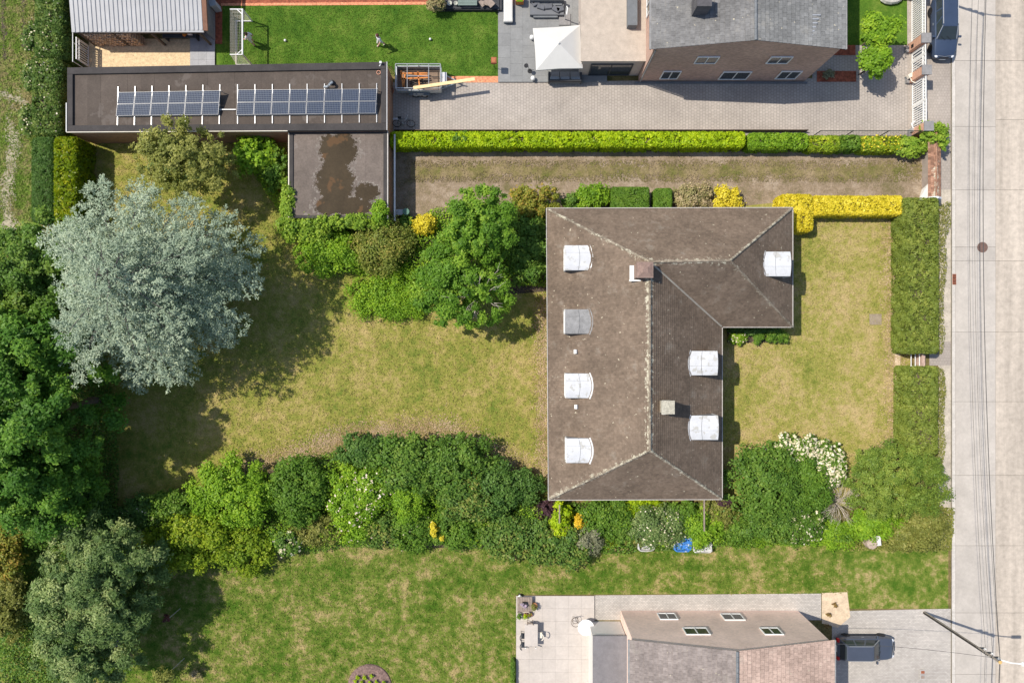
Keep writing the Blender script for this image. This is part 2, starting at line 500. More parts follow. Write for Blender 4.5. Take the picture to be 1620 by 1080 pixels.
# tiled terraces
tilejoint = M('tile_joint', (.27, .25, .22), .15)
def tiled(name, x0, y0, x1, y1, nx, ny, m, label, gap=.16, stagger=False):
    sub = struct(name, MB().box(G((x0 + x1) / 2, (y0 + y1) / 2, .10), ((x1 - x0) / S, (y1 - y0) / S, .03)), tilejoint, label=label)
    for i in range(nx):
        for j in range(ny):
            xa = x0 + (x1 - x0) * i / nx; xb = x0 + (x1 - x0) * (i + 1) / nx
            oy = (.5 if stagger and i % 2 else 0)
            ya = y0 + (y1 - y0) * (j + oy) / ny; yb = min(y1, y0 + (y1 - y0) * (j + 1 + oy) / ny)
            slab('stone_tile', xa, ya, xb, yb, m, sub, top=.145, gap=gap, z0=.10)
    return sub
tiled('terrace', 788, -80, 905, 131, 6, 11, slate_tile, 'grey stone terrace beside the lush lawn', stagger=True)
tiled('terrace', 905, -80, 960, 131, 3, 11, slate_tile, 'grey stone terrace strip by the house')
tiled('terrace', 816.5, 941, 940, 1121, 6, 9, stone_tile, 'pale beige stone terrace')
tiled('yard_paving', 302, 40, 341, 110, 3, 5, M('grey_paving_slab', (.36, .36, .37), .12, rnd=.05), 'grey paving beside the gravel yard')

# ------------------------------------------------------------------ foliage builder
def leafmesh(name, cen, nrm, size, tint, asp=0.6, up=None):
    n = len(cen)
    r = RNG.normal(size=(n, 3)) if up is None else up + RNG.normal(size=(n, 3)) * .25
    t = np.cross(nrm, r); t /= np.linalg.norm(t, axis=1, keepdims=True) + 1e-9
    if up is not None:
        b = t; t = np.cross(b, nrm); t /= np.linalg.norm(t, axis=1, keepdims=True) + 1e-9
    b = np.cross(nrm, t)
    s = size.reshape(-1, 1)
    v = np.empty((n, 4, 3), np.float32)
    v[:, 0] = cen + t * s; v[:, 1] = cen + b * s * asp + t * s * .1
    v[:, 2] = cen - t * s; v[:, 3] = cen - b * s * asp + t * s * .1
    me = bpy.data.meshes.new(name)
    me.vertices.add(n * 4); me.loops.add(n * 4); me.polygons.add(n)
    me.vertices.foreach_set('co', v.reshape(-1))
    me.loops.foreach_set('vertex_index', np.arange(n * 4, dtype=np.int32))
    me.polygons.foreach_set('loop_start', np.arange(0, n * 4, 4, dtype=np.int32))
    at = me.attributes.new('tint', 'FLOAT', 'FACE')
    at.data.foreach_set('value', np.clip(tint, 0, 1).astype(np.float32))
    me.update()
    return me

def unit(n, zmin=-1.0):
    d = RNG.normal(size=(n, 3)); d /= np.linalg.norm(d, axis=1, keepdims=True)
    bad = d[:, 2] < zmin
    d[bad, 2] *= -1
    return d

def clumps_on(c, rad, K, rc, e=1.0, zmin=-.25, inner=.2):
    d = unit(K, zmin)
    s = np.sign(d) * np.abs(d) ** e
    if e < 1: s /= np.maximum(1e-6, np.max(np.abs(s), axis=1, keepdims=True)) ** (1 - e)
    f = RNG.uniform(.62, 1.06, (K, 1))
    ni = int(K * inner); f[:ni] *= RNG.uniform(.2, .8, (ni, 1))
    p = np.array(c) + s * np.array(rad) * f
    r = rc * (.4 + 1.1 * RNG.uniform(0, 1, K) ** 1.6)
    return np.column_stack([p, r])

def cloud(cl, n, ls, cen, flat=.8, upb=.5, ctint=.5):
    w_ = cl[:, 3] ** 2; idx = RNG.choice(len(cl), n, p=w_ / w_.sum())
    d = unit(n)
    u = RNG.uniform(0, 1, (n, 1)) ** .4 * np.where(RNG.uniform(0, 1, (n, 1)) < .3, 1.55, 1.0)
    p = cl[idx, :3] + d * u * cl[idx, 3:4] * np.array([1, 1, flat])
    out = p - np.array(cen); out /= np.linalg.norm(out, axis=1, keepdims=True) + 1e-6
    nm = d * .4 + out * .4 + np.array([0, 0, upb + .1]) + RNG.normal(size=(n, 3)) * .45
    nm /= np.linalg.norm(nm, axis=1, keepdims=True)
    ct = RNG.uniform(0, 1, len(cl))
    tint = ctint * ct[idx] + (1 - ctint) * RNG.uniform(0, 1, n)
    size = ls * RNG.uniform(.6, 1.35, n)
    k = p[:, 2] < .03
    p[k, 2] = RNG.uniform(.03, .12, k.sum())
    return p, nm, size, tint

def branches(base, h, targets, r0, name, parent, m=bark, trunk='trunk', bend=.15, n=6, part='branch'):
    base = Vector(base)
    mid = base + Vector((random.uniform(-.2, .2), random.uniform(-.2, .2), h))
    mb = MB(); pts = [base.lerp(mid, i / 4) + Vector((random.uniform(-1, 1), random.uniform(-1, 1), 0)) * (r0 * .4 if 0 < i < 4 else 0) for i in range(5)]
    mb.path(pts, r0, n + 2, r0 * .6); mb.build(trunk, m, parent)
    for t_ in targets:
        mb = MB()
        t_ = Vector(t_); st = base.lerp(mid, random.uniform(.55, 1))
        a = st.lerp(t_, .5) + Vector((random.uniform(-1, 1), random.uniform(-1, 1), random.uniform(-.3, .8))) * bend * (t_ - st).length
        mb.path([st, st.lerp(a, .5) + Vector((0, 0, .05)), a, t_], r0 * .42, 5, r0 * .08)
        mb.build(part, m, parent)

CNT = [0]
def shrub(px, py, rx, ry, h, m, label, ls=.085, dens=4.2, e=1.0, cat='shrub', name='shrub', group=None, flower=None, rc=None, K=None, asp=.6, stems=3, upb=.5, inner=.25, ctint=.5, zmin=-.2, z0=0.0, flat=.8):
    zc = z0 + h * .55
    c = P(px, py, zc)
    k = (H - zc) / H / S
    ax, ay, az = rx * k * 1.07, ry * k * 1.07, h * .52
    t_ = thing(name, label, cat, (c.x, c.y, 0), group)
    a = min(ax, ay)
    rc = rc or max(.13, min(.46, a * .21))
    ar = math.pi * ax * ay
    K = K or int(max(16, 3.4 * ar / (rc * rc * 3.1)))
    cen = (c.x, c.y, z0 + h * .45)
    cl = clumps_on(cen, (ax - rc * .6, ay - rc * .6, max(.08, az - rc * .3)), K, rc, e, zmin, inner)
    # waviness of the outline
    n = int(dens * (ar + 1.2 * h * (ax + ay)) / (2 * ls * ls * asp))
    p, nm, sz, ti = cloud(cl, n, ls, cen, flat, upb, ctint)
    off = np.array([c.x, c.y, 0])
    me = leafmesh('foliage', p - off, nm, sz, ti, asp); me.materials.append(m)
    link('foliage', me, t_)
    CNT[0] += n
    if flower:
        fm, nf, fs = flower[:3]
        top = cl[cl[:, 2] > cen[2]]
        if len(flower) > 3:
            top = top[flower[3](top)]
        if len(top) < 1: top = cl
        idx = RNG.integers(0, len(top), nf)
        d = unit(nf, .15)
        p = top[idx, :3] + d * top[idx, 3:4] * 1.05
        nm = d + np.array([0, 0, .8]); nm /= np.linalg.norm(nm, axis=1, keepdims=True)
        me = leafmesh('blossom', p - off, nm, fs * RNG.uniform(.6, 1.3, nf), RNG.uniform(0, 1, nf), .8); me.materials.append(fm)
        link('blossom', me, t_); CNT[0] += nf
    if stems:
        mb = MB()
        for i in range(stems + 2):
            q = cl[RNG.integers(0, len(cl))][:3]
            b = Vector((c.x + random.uniform(-.12, .12), c.y + random.uniform(-.12, .12), 0))
            q = Vector(q); mid = b.lerp(q, .5) + Vector((0, 0, .1))
            mb.path([b, mid, q], .04, 5, .012)
        mb.build('stem', bark, t_)
    return t_

def hedge(px0, py0, px1, py1, h, m, label, ls=.085, dens=3.2, name='hedge', cat='hedge', bumps=.10, group=None, round_=.25, flower=None, asp=.6, parent_off=None):
    """clipped hedge: rectangle given by its TOP face in the photograph"""
    a = P(px0, py1, h); b = P(px1, py0, h)
    cx, cy = (a.x + b.x) / 2, (a.y + b.y) / 2
    lx, ly = (b.x - a.x), (b.y - a.y)
    t_ = thing(name, label, cat, (cx, cy, 0), group)
    at_, as1, as2 = lx * ly, lx * h, ly * h
    tot = at_ + 2 * as1 + 2 * as2
    n = int(dens * tot / (2 * ls * ls * asp))
    u = RNG.uniform(0, tot, n)
    x = RNG.uniform(-.5, .5, n); y = RNG.uniform(-.5, .5, n); z = RNG.uniform(0, 1, n)
    p = np.empty((n, 3)); nm = np.zeros((n, 3))
    p[:, 0] = x * lx; p[:, 1] = y * ly; p[:, 2] = z * h
    k = u < at_; p[k, 2] = h; nm[k, 2] = 1
    k = (u >= at_) & (u < at_ + as1); p[k, 1] = -ly / 2; nm[k, 1] = -1
    k = (u >= at_ + as1) & (u < at_ + 2 * as1); p[k, 1] = ly / 2; nm[k, 1] = 1
    k = (u >= at_ + 2 * as1) & (u < at_ + 2 * as1 + as2); p[k, 0] = -lx / 2; nm[k, 0] = -1
    k = u >= at_ + 2 * as1 + as2; p[k, 0] = lx / 2; nm[k, 0] = 1
    # lumps : each leaf pulled towards random lump centres with in/out offset
    ph = RNG.uniform(0, 6.28, 6)
    def F(q):
        x_, y_, z_ = q[:, 0], q[:, 1], q[:, 2]
        return (np.sin(x_ * 3.1 + 1.3 * np.sin(y_ * 2.3 + ph[0]) + ph[1]) + np.sin(y_ * 4.3 + z_ * 3.7 + ph[2] + 1.1 * np.sin(x_ * 1.9)) + .8 * np.sin(x_ * 7.7 + z_ * 5.1 + ph[3] + 1.5 * np.sin(y_ * 3.3))
                + .8 * np.sin(y_ * 9.1 + 2 * np.sin(x_ * 6 + ph[4])) + 1.3 * np.sin(x_ * 1.1 + .7 * np.sin(y_ * 1.7 + x_ * .37)) * np.sin(y_ * .9 + ph[5]))
    f = F(p); g = np.zeros_like(p)
    for ax_ in range(3):
        dp = p.copy(); dp[:, ax_] += .03; g[:, ax_] = (F(dp) - f) / .03
    off = f * bumps * .35 + RNG.normal(size=n) * bumps * .6 - bumps * .3
    g -= nm * np.sum(g * nm, axis=1, keepdims=True)
    p += nm * off[:, None]
    nm = nm - g * bumps * .35
    nm /= np.linalg.norm(nm, axis=1, keepdims=True)
    # round the upper edges
    ex = np.maximum(0, np.abs(p[:, 0]) - (lx / 2 - round_)); ey = np.maximum(0, np.abs(p[:, 1]) - (ly / 2 - round_)); ez = np.maximum(0, p[:, 2] - (h - round_))
    L = np.sqrt(ex ** 2 + ey ** 2 + ez ** 2); sc_ = np.where(L > round_, round_ / np.maximum(L, 1e-6), 1)
    p[:, 0] -= np.sign(p[:, 0]) * ex * (1 - sc_); p[:, 1] -= np.sign(p[:, 1]) * ey * (1 - sc_); p[:, 2] -= ez * (1 - sc_)
    nm = nm * .8 + RNG.normal(size=(n, 3)) * .5 + np.array([0, 0, .35]); nm /= np.linalg.norm(nm, axis=1, keepdims=True)
    p[:, 2] = np.maximum(p[:, 2], .03)
    lump = .5 + .125 * (np.sin(p[:, 0] * 1.9 + 2) + np.sin(p[:, 1] * 2.6 + 1) + np.sin(p[:, 0] * 5.3 + p[:, 1] * 3.1) + np.sin(p[:, 1] * 8))
    ti = np.clip(.5 * lump + .5 * RNG.uniform(0, 1, n), 0, 1)
    me = leafmesh('foliage', p, nm, ls * RNG.uniform(.6, 1.35, n), ti, asp); me.materials.append(m)
    link('foliage', me, t_); CNT[0] += n
    MB().box((cx, cy, h * .42), (max(.1, lx - .7), max(.1, ly - .7), h * .8)).build('twigs', bark, t_)
    if flower:
        fm, nf, fs = flower
        q = np.column_stack([RNG.uniform(-.5, .5, nf) * lx, RNG.uniform(-.5, .5, nf) * ly, np.full(nf, h + .04)])
        d = unit(nf, .5)
        me = leafmesh('blossom', q, d, fs * RNG.uniform(.6, 1.3, nf), RNG.uniform(0, 1, nf), .8); me.materials.append(fm)
        link('blossom', me, t_)
    return t_

# leaf colours
L_lime = leafmat('lime_leaves', (.12, .22, .009), (.27, .38, .012), (.43, .50, .02), .3, gain=1.65)
L_limebush = leafmat('lime_bush_leaves', (.09, .165, .014), (.18, .265, .018), (.32, .37, .035), .3, gain=1.5)
L_bright = leafmat('bright_leaves', (.07, .15, .012), (.14, .25, .02), (.24, .34, .03), .3)
L_mid = leafmat('mid_green_leaves', (.045, .105, .014), (.085, .165, .022), (.15, .23, .035), .3)
L_dark = leafmat('dark_green_leaves', (.035, .085, .014), (.075, .145, .022), (.14, .205, .038), .22)
L_deep = leafmat('deep_green_leaves', (.026, .068, .014), (.055, .115, .024), (.10, .17, .04), .2)
L_olive = leafmat('olive_leaves', (.08, .10, .022), (.155, .17, .045), (.24, .235, .08), .3)
L_yew = leafmat('yew_needles', (.05, .095, .016), (.11, .165, .028), (.19, .23, .05), .2)
L_conif = leafmat('conifer_hedge_needles', (.055, .085, .016), (.125, .165, .032), (.235, .26, .065), .2)
L_yellow = leafmat('golden_leaves', (.42, .38, .02), (.70, .61, .04), (.84, .76, .12), .25, gain=1.0)
L_gold = leafmat('amber_leaves', (.50, .34, .02), (.74, .52, .03), (.82, .64, .08), .25, gain=1.0)
L_grey = leafmat('silver_leaves', (.14, .16, .10), (.24, .26, .18), (.36, .37, .27), .25, gain=1.2)
L_willow = leafmat('grey_green_leaves', (.05, .095, .03), (.105, .165, .058), (.27, .32, .15), .3)
L_cedar = leafmat('blue_cedar_needles', (.19, .27, .215), (.35, .445, .37), (.55, .64, .53), .15, .6, gain=1.12)
L_laurel = leafmat('laurel_leaves', (.10, .19, .008), (.20, .29, .010), (.46, .46, .02), .3, .35, gain=1.15)
L_apple = leafmat('crab_apple_leaves', (.07, .105, .02), (.14, .17, .035), (.27, .22, .07), .25)
L_red = leafmat('reddish_leaves', (.10, .135, .022), (.17, .18, .03), (.32, .19, .05), .25)
L_rhodo = leafmat('rhododendron_leaves', (.035, .085, .018), (.08, .14, .026), (.21, .20, .06), .2)
L_purple = leafmat('purple_leaves', (.03, .018, .025), (.07, .035, .05), (.12, .06, .07), .2, gain=1.2)
L_pieris = leafmat('pink_tinged_leaves', (.16, .20, .06), (.38, .33, .18), (.60, .48, .36), .25, gain=1.0)
L_robinia = leafmat('robinia_leaves', (.05, .12, .014), (.10, .20, .022), (.21, .31, .04), .35)
L_oak = leafmat('maple_leaves', (.03, .09, .012), (.065, .15, .020), (.15, .26, .035), .3)
L_birch = leafmat('birch_leaves', (.10, .125, .03), (.19, .21, .06), (.30, .30, .11), .35)
L_field = leafmat('field_hedge_leaves', (.035, .08, .02), (.08, .135, .03), (.22, .26, .08), .25)
L_ivy = leafmat('ivy_leaves', (.08, .16, .02), (.16, .25, .03), (.26, .34, .05), .3)
F_white = leafmat('white_blossom', (.52, .48, .34), (.68, .64, .50), (.80, .78, .70), .1, gain=1.0)
F_pink = leafmat('pale_pink_blossom', (.60, .48, .44), (.72, .62, .58), (.80, .75, .72), .1, gain=1.0)

# ------------------------------------------------------------------ roofs
def tintmat(name, c, lich=None, v=.22, rough=.9, edge=(.56, .52, .40), band=.75):
    m, t, b = newmat(name)
    at = N(t, 'Attribute'); at.attribute_name = 'tint'
    ld = N(t, 'Attribute'); ld.attribute_name = 'ridge'
    n1 = noise(t, pos(t), .45, 7, .65); n2 = noise(t, pos(t), 5.0, 4, .7); n3 = noise(t, pos(t), 3.2, 5, .75)
    col = ramp(t, n1, [(.3, grey(c, .76)), (.7, grey(c, 1.28))])
    col = mix(t, col, ramp(t, at.outputs['Fac'], [(0, (1 - v,) * 3), (1, (1 + v,) * 3)]), 1.0, 'MULTIPLY')
    col = mix(t, col, ramp(t, n2, [(.25, (.75,) * 3), (.75, (1.25,) * 3)]), 1.0, 'MULTIPLY')
    # pale lichen: dense along ridges and hips, sparse crusts elsewhere
    d = math_(t, 'DIVIDE', ld.outputs['Fac'], band, True)
    thr = math_(t, 'ADD', math_(t, 'MULTIPLY', d, .30), .40)
    k = math_(t, 'MULTIPLY', math_(t, 'SUBTRACT', n3, thr), 12.0, True)
    col = mix(t, col, edge, math_(t, 'MULTIPLY', k, .85))
    n4 = noise(t, pos(t), 4.3, 2, .5)
    sp = math_(t, 'MULTIPLY', math_(t, 'SUBTRACT', n4, .71), 25.0, True)
    col = mix(t, col, (.55, .49, .36), math_(t, 'MULTIPLY', sp, .9))
    n5 = noise(t, pos(t), .9, 6, .7)
    st = math_(t, 'MULTIPLY', math_(t, 'SUBTRACT', n5, .57), 6.0, True)
    col = mix(t, col, (.29, .265, .22), math_(t, 'MULTIPLY', st, .5))
    n6 = noise(t, pos(t), 1.7, 6, .75)
    dk = math_(t, 'MULTIPLY', math_(t, 'SUBTRACT', n6, .58), 6.0, True)
    col = mix(t, col, grey(c, .55), math_(t, 'MULTIPLY', dk, .6))
    t.links.new(col, b.inputs['Base Color'])
    b.inputs['Roughness'].default_value = rough
    b.inputs['Specular IOR Level'].default_value = .15
    bump(t, b, n2, .3, .02)
    return m

def clip(poly, f):
    out = []
    for i in range(len(poly)):
        a, b = poly[i], poly[(i + 1) % len(poly)]
        fa, fb = f(a), f(b)
        if fa >= 0: out.append(a)
        if (fa >= 0) != (fb >= 0):
            k = fa / (fa - fb); out.append(tuple(a[j] + (b[j] - a[j]) * k for j in range(2)))
    return out

def segdist(p, segs):
    best = 99
    for sg in segs:
        a, b = sg[0], sg[1]; o_ = sg[2] if len(sg) > 2 else 0
        ab = b - a; k = max(0, min(1, (p - a).dot(ab) / ab.length_squared))
        best = min(best, (p - (a + ab * k)).length + o_)
    return best

def tiled_slope(name, pts, m, parent, segs, course=.21, tw=.18, lift=.036, jit=.006):
    """roof slope covered tile by tile; pts[0]-pts[1] is the eave"""
    pts = [Vector(p) for p in pts]
    n = (pts[1] - pts[0]).cross(pts[2] - pts[0]).normalized()
    if n.z < 0: n = -n
    u = (pts[1] - pts[0]).normalized(); v = n.cross(u).normalized()
    if v.z < 0: v = -v
    o = pts[0]
    poly = [((p - o).dot(u), (p - o).dot(v)) for p in pts]
    us = [p[0] for p in poly]; vs2 = [p[1] for p in poly]
    V = []; F = []; T = []; R = []
    V += [p - n * .02 for p in pts]; F.append(list(range(len(pts)))); T.append(.2); R += [9] * len(pts)
    k = 0; vv = min(vs2)
    while vv < max(vs2):
        row = clip(clip(poly, lambda p: p[1] - vv), lambda p: vv + course - p[1])
        if len(row) > 2:
            ru = [p[0] for p in row]
            x = min(ru) - (tw / 2 if k % 2 else 0)
            while x < max(ru):
                c = clip(clip(row, lambda p: p[0] - x - .004), lambda p: x + tw - .004 - p[0])
                if len(c) > 2:
                    j = random.uniform(-jit, jit); b0 = len(V)
                    for p in c:
                        f = (p[1] - vv) / course
                        q = o + u * p[0] + v * p[1] + n * (lift * (1 - f) + .006 + j)
                        V.append(q); R.append(segdist(q, segs))
                    F.append(list(range(b0, b0 + len(c)))); T.append(random.random())
                x += tw
        vv += course; k += 1
    off = worldloc(parent)
    me = bpy.data.meshes.new(name)
    me.from_pydata([q - off for q in V], [], F)
    for p in me.polygons[:2]: pass
    a = me.attributes.new('tint', 'FLOAT', 'FACE'); a.data.foreach_set('value', T)
    a = me.attributes.new('ridge', 'FLOAT', 'POINT'); a.data.foreach_set('value', R)
    me.materials.append(m); me.update()
    o_ = link(name, me, parent); o_['kind'] = 'stuff'
    return o_

def window(parent, c, wdir, wid, hei, out, name='window', fm=None, bars=1):
    """window part with frame, pane as sub-part; c centre on the wall, wdir along the wall, out outward normal"""
    c = Vector(c); wdir = Vector(wdir).normalized(); out = Vector(out).normalized(); up = Vector((0, 0, 1))
    Mx = Matrix((wdir, out, up)).transposed()
    mb = MB(); t_ = .07
    for s_ in (-1, 1):
        mb.box(c + wdir * s_ * (wid / 2 - t_ / 2) + out * .03, (t_, .08, hei), M=Mx)
        mb.box(c + up * s_ * (hei / 2 - t_ / 2) + out * .03, (wid - 2 * t_, .08, t_), M=Mx)
    for k in range(bars):
        mb.box(c + wdir * (-wid / 2 + wid * (k + 1) / (bars + 1)) + out * .03, (.06, .07, hei - 2 * t_), M=Mx)
    f = mb.build(name, fm or white, parent)
    MB().box(c + out * .015, (wid - 2 * t_, .02, hei - 2 * t_), M=Mx).build('pane', glass, f)
    return f
glass = M('window_glass', (.03, .04, .045), .1, rough=.08, bmp=0, spec=.6)
roof_m = tintmat('brown_roof_tiles', (.170, .127, .094), v=.12, band=.7)
ridge_m = tintmat('ridge_tiles', (.225, .185, .14), v=.25)

ZE, ZR = 2.7, 7.5
house = thing('brick_house', 'single-storey house with brown tiled hipped L-shaped roof and white dormers', 'house', (9, 0, 0))
A = P(866, 331, ZE); B = P(1252.5, 330, ZE); C = P(1252.5, 516, ZE); D = P(1141, 516, ZE); E = P(1141, 788, ZE); F_ = P(869, 789, ZE)
R1 = P(1028, 414, ZR); R2 = P(1155, 412, ZR); R3 = P(1028, 712, ZR)
segs = [(A, R1, .22), (R1, R2, .1), (R1, R3), (R2, B, .35), (R2, C, .28), (R3, E, .3), (R3, F_, .12), (R1, D, .5)]
for pts in ([F_, A, R1, R3], [A, B, R2, R1], [B, C, R2], [C, D, R1, R2], [D, E, R3, R1], [E, F_, R3]):
    tiled_slope('roof_tiles', pts, roof_m, house, segs)
def ridge_run(a, b, parent, m, wid=.15, ln=.36):
    a = Vector(a); b = Vector(b); d = (b - a); n = int(d.length / ln); mb = MB(); T = []; 
    for i in range(n):
        p = a + d * (i + .02) / n; q = a + d * (i + .98) / n
        mb.tube(p + Vector((0, 0, .01)), q + Vector((0, 0, .035)), wid, 8, wid * .92)
    o = mb.build('ridge_tiles', m, parent); o['kind'] = 'stuff'
    a_ = o.data.attributes.new('ridge', 'FLOAT', 'POINT'); a_.data.foreach_set('value', [random.uniform(.15, .5)] * len(o.data.vertices))
    a_ = o.data.attributes.new('tint', 'FLOAT', 'FACE'); a_.data.foreach_set('value', [random.random() for _ in o.data.polygons])
for a, b in [(A, R1), (R1, R2), (R1, R3), (R2, B), (R2, C), (R3, E), (R3, F_)]:
    ridge_run(a, b, house, ridge_m, .095)
lead = M('lead_valley', (.36, .33, .28), .2, rough=.6)
MB().tube(D + Vector((0, 0, .04)), R1 + Vector((0, 0, .04)), .07, 6).build('valley', lead, house)
gut = M('pale_gutter', (.50, .46, .42), .15, scale=3, rough=.5)
ring = [A, B, C, D, E, F_]
cgx = Vector((9.5, 0, 0))
for i in range(6):
    a, b = ring[i], ring[(i + 1) % 6]
    d = (b - a).normalized(); o = Vector((d.y, -d.x, 0))
    if i in (2,): pass
    o = -o if False else o
    nrm = Vector((0, 0, 1)).cross(d)          # left of travel
    outw = -nrm
    # ring runs clockwise seen from above, so outward is left
    outw = Vector((-d.y, d.x, 0))
    mb = MB()
    Mx = Matrix((d, outw, Vector((0, 0, 1)))).transposed()
    L = (b - a).length
    mb.box((a + b) / 2 + outw * .075 - Vector((0, 0, .02)), (L + .14 if i not in (2, 3) else L - .1, .05, .12), M=Mx)
    mb.build('gutter', gut, house)
    mb = MB(); mb.box((a + b) / 2 + outw * .03 - Vector((0, 0, .07)), (L - .02, .035, .06), M=Mx)
    mb.build('gutter_channel', darkgrey, house)
# walls under the eaves
def inset(p, dx, dy): return (p.x + dx, p.y + dy)
wl = [inset(F_, .6, .6), inset(E, -.6, .6), inset(D, -.6, -.0), inset(D, -.6, .6), inset(C, -.6, .6), inset(B, -.6, -.6), inset(A, .6, -.6)]
wl = [wl[0], wl[1], wl[3], wl[4], wl[5], wl[6]]
MB().prism(wl, 0, ZE - .03).build('wall', brick_red, house)
MB().prism([(A.x + .05, A.y - .05), (B.x - .05, B.y - .05), (C.x - .05, C.y + .05), (D.x - .05, C.y + .05), (E.x - .05, E.y + .05), (F_.x + .05, F_.y + .05)][::-1], ZE - .12, ZE - .06).build('soffit', offwhite, house)
for y in (5, 0, -5, -9): window(house, (A.x + .62, y, 1.4), (0, 1, 0), 2.0, 1.5, (-1, 0, 0))
for y in (-2, -6, -10): window(house, (E.x - .62, y, 1.4), (0, 1, 0), 1.8, 1.4, (1, 0, 0))
window(house, (B.x - .62, 4.5, 1.4), (0, 1, 0), 2.6, 1.5, (1, 0, 0), bars=2)
for x in (6, 12, 18): window(house, (x, A.y - .62, 1.5), (1, 0, 0), 1.4, 1.2, (0, 1, 0))

def slope_x(side, z):            # horizontal place of the long slopes at height z
    f = (z - ZE) / (ZR - ZE)
    if side == 'W': return A.x + (R1.x - A.x) * f
    if side == 'E': return E.x + (R3.x - E.x) * f
    return B.x + (R2.x - B.x) * f
def dormer(side, y0p, y1p, frontp, label, m, cells=True):
    zt = 4.72 if side == 'W' else 4.85; rise = .15
    s_ = -1 if side == 'W' else 1
    xf = P(frontp, 0, zt).x
    ya = P(0, y1p, zt).y; yb = P(0, y0p, zt).y
    yc = (ya + yb) / 2; hw = (yb - ya) / 2
    root = bpy.data.objects.new('dormer', None); COL.objects.link(root); root.parent = house
    root.location = Vector((xf, yc, 0)) - worldloc(house); root['label'] = label
    zb = None
    # front wall: from the slope up to the roof
    zf = ZE + (xf - (A.x if side == 'W' else E.x if side == 'E' else B.x)) / ((R1.x - A.x) if side == 'W' else (R3.x - E.x) if side == 'E' else (R2.x - B.x)) * (ZR - ZE)
    arc = lambda t_: zt + rise * (1 - t_ * t_)
    K = 10
    # arched zinc panels
    splits_y = [-1.0, -.22, 1.0] if side != 'W' else [-1.0, .4, 1.0]
    splits_f = [0.0, .55, 1.0]
    for iy in range(2):
        for jf in range(2):
            t0, t1 = splits_y[iy] + .006, splits_y[iy + 1] - .006
            V = []; Fs = []
            for i in range(K + 1):
                t_ = t0 + (t1 - t0) * i / K; z = arc(t_)
                xe = slope_x(side, z - .02)
                for f in (splits_f[jf] + (.008 if jf else -.06), splits_f[jf + 1] - .008 if jf == 0 else 1.03):
                    x = xf + (xe - xf) * f
                    V.append((x, yc + t_ * hw, z)); V.append((x, yc + t_ * hw, z - .06))
            for i in range(K):
                o = i * 4; q = o + 4
                Fs += [(o, o + 2, q + 2, q), (o + 1, q + 1, q + 3, o + 3), (o, q, q + 1, o + 1), (o + 2, o + 3, q + 3, q + 2)]
            Fs += [(0, 1, 3, 2), (K * 4, K * 4 + 2, K * 4 + 3, K * 4 + 1)]
            MB().add(V, Fs).build('zinc_panel', m, root)
    # dark joint bed under the panels
    V = []; Fs = []
    for i in range(K + 1):
        t_ = -1 + 2 * i / K; z = arc(t_) - .03
        V += [(xf, yc + t_ * hw * .995, z), (slope_x(side, z), yc + t_ * hw * .995, z), (xf, yc + t_ * hw * .995, z - .1)]
    for i in range(K): Fs += [(i * 3, i * 3 + 1, i * 3 + 4, i * 3 + 3)]
    MB().add(V, Fs).build('joint_bed', midgrey, root)
    # back flashing, a pale curved upstand on the tiles
    mb = MB(); pts = []
    for i in range(13):
        t_ = -1.06 + 2.12 * i / 12; z = zt + rise * (1 - min(1, abs(t_)) ** 2)
        pts.append(Vector((slope_x(side, z + .02) - s_ * (.10 if side == 'W' else .03), yc + t_ * hw, z + .05)))
    mb.path(pts, .06 if side == 'W' else .04, 6); mb.build('flashing', white if side == 'W' and m is zinc else m, root)
    # cheeks
    for e_ in (-1, 1):
        y = yc + e_ * (hw - .04)
        MB().add([(xf, y - .03, zf - .05), (slope_x(side, zt - .02), y - .03, zt - .05), (xf, y - .03, zt - .05), (xf, y + .03, zf - .05), (slope_x(side, zt - .02), y + .03, zt - .05), (xf, y + .03, zt - .05)],
                 [(0, 1, 2), (3, 5, 4), (0, 2, 5, 3), (0, 3, 4, 1), (1, 4, 5, 2)]).build('cheek', zincdull, root)
    # white front with panes
    mb = MB(); out = Vector((s_, 0, 0)); hgt = zt - .07 - zf
    zc = zf + hgt / 2
    for e_ in (-1, 1): mb.box((xf + s_ * .06, yc + e_ * (hw - .05), zc), (.10, .10, hgt))
    mb.box((xf + s_ * .06, yc, zf + .05), (.12, 2 * hw - .2, .1)); mb.box((xf + s_ * .06, yc, zf + hgt - .05), (.12, 2 * hw - .2, .1))
    for k in range(3): mb.box((xf + s_ * .06, yc - hw + 2 * hw * (k + 1) / 4, zc), (.08, .06, hgt - .2))
    mb.build('front_frame', white, root)
    MB().box((xf + s_ * .03, yc, zc), (.02, 2 * hw - .22, hgt - .2)).build('pane', glass, root)
dormer('W', 388, 427.5, 896, 'white zinc dormer nearest the upper chimney', zinc)
dormer('W', 489, 528, 896, 'dull grey dormer, the only dark one', zincdull)
dormer('W', 590.5, 629.5, 897, 'white dormer third from the top on the long western slope', zinc)
dormer('W', 693, 732, 898, 'white dormer lowest on the long western slope', zinc)
dormer('E', 555, 593.5, 1132.5, 'white dormer on the dark eastern slope beside the roof corner', zinc)
dormer('E', 657, 695.5, 1133.5, 'white dormer on the dark eastern slope below the chimney', zinc)
dormer('B', 398, 437, 1248, 'white dormer on the short wing end', zinc)

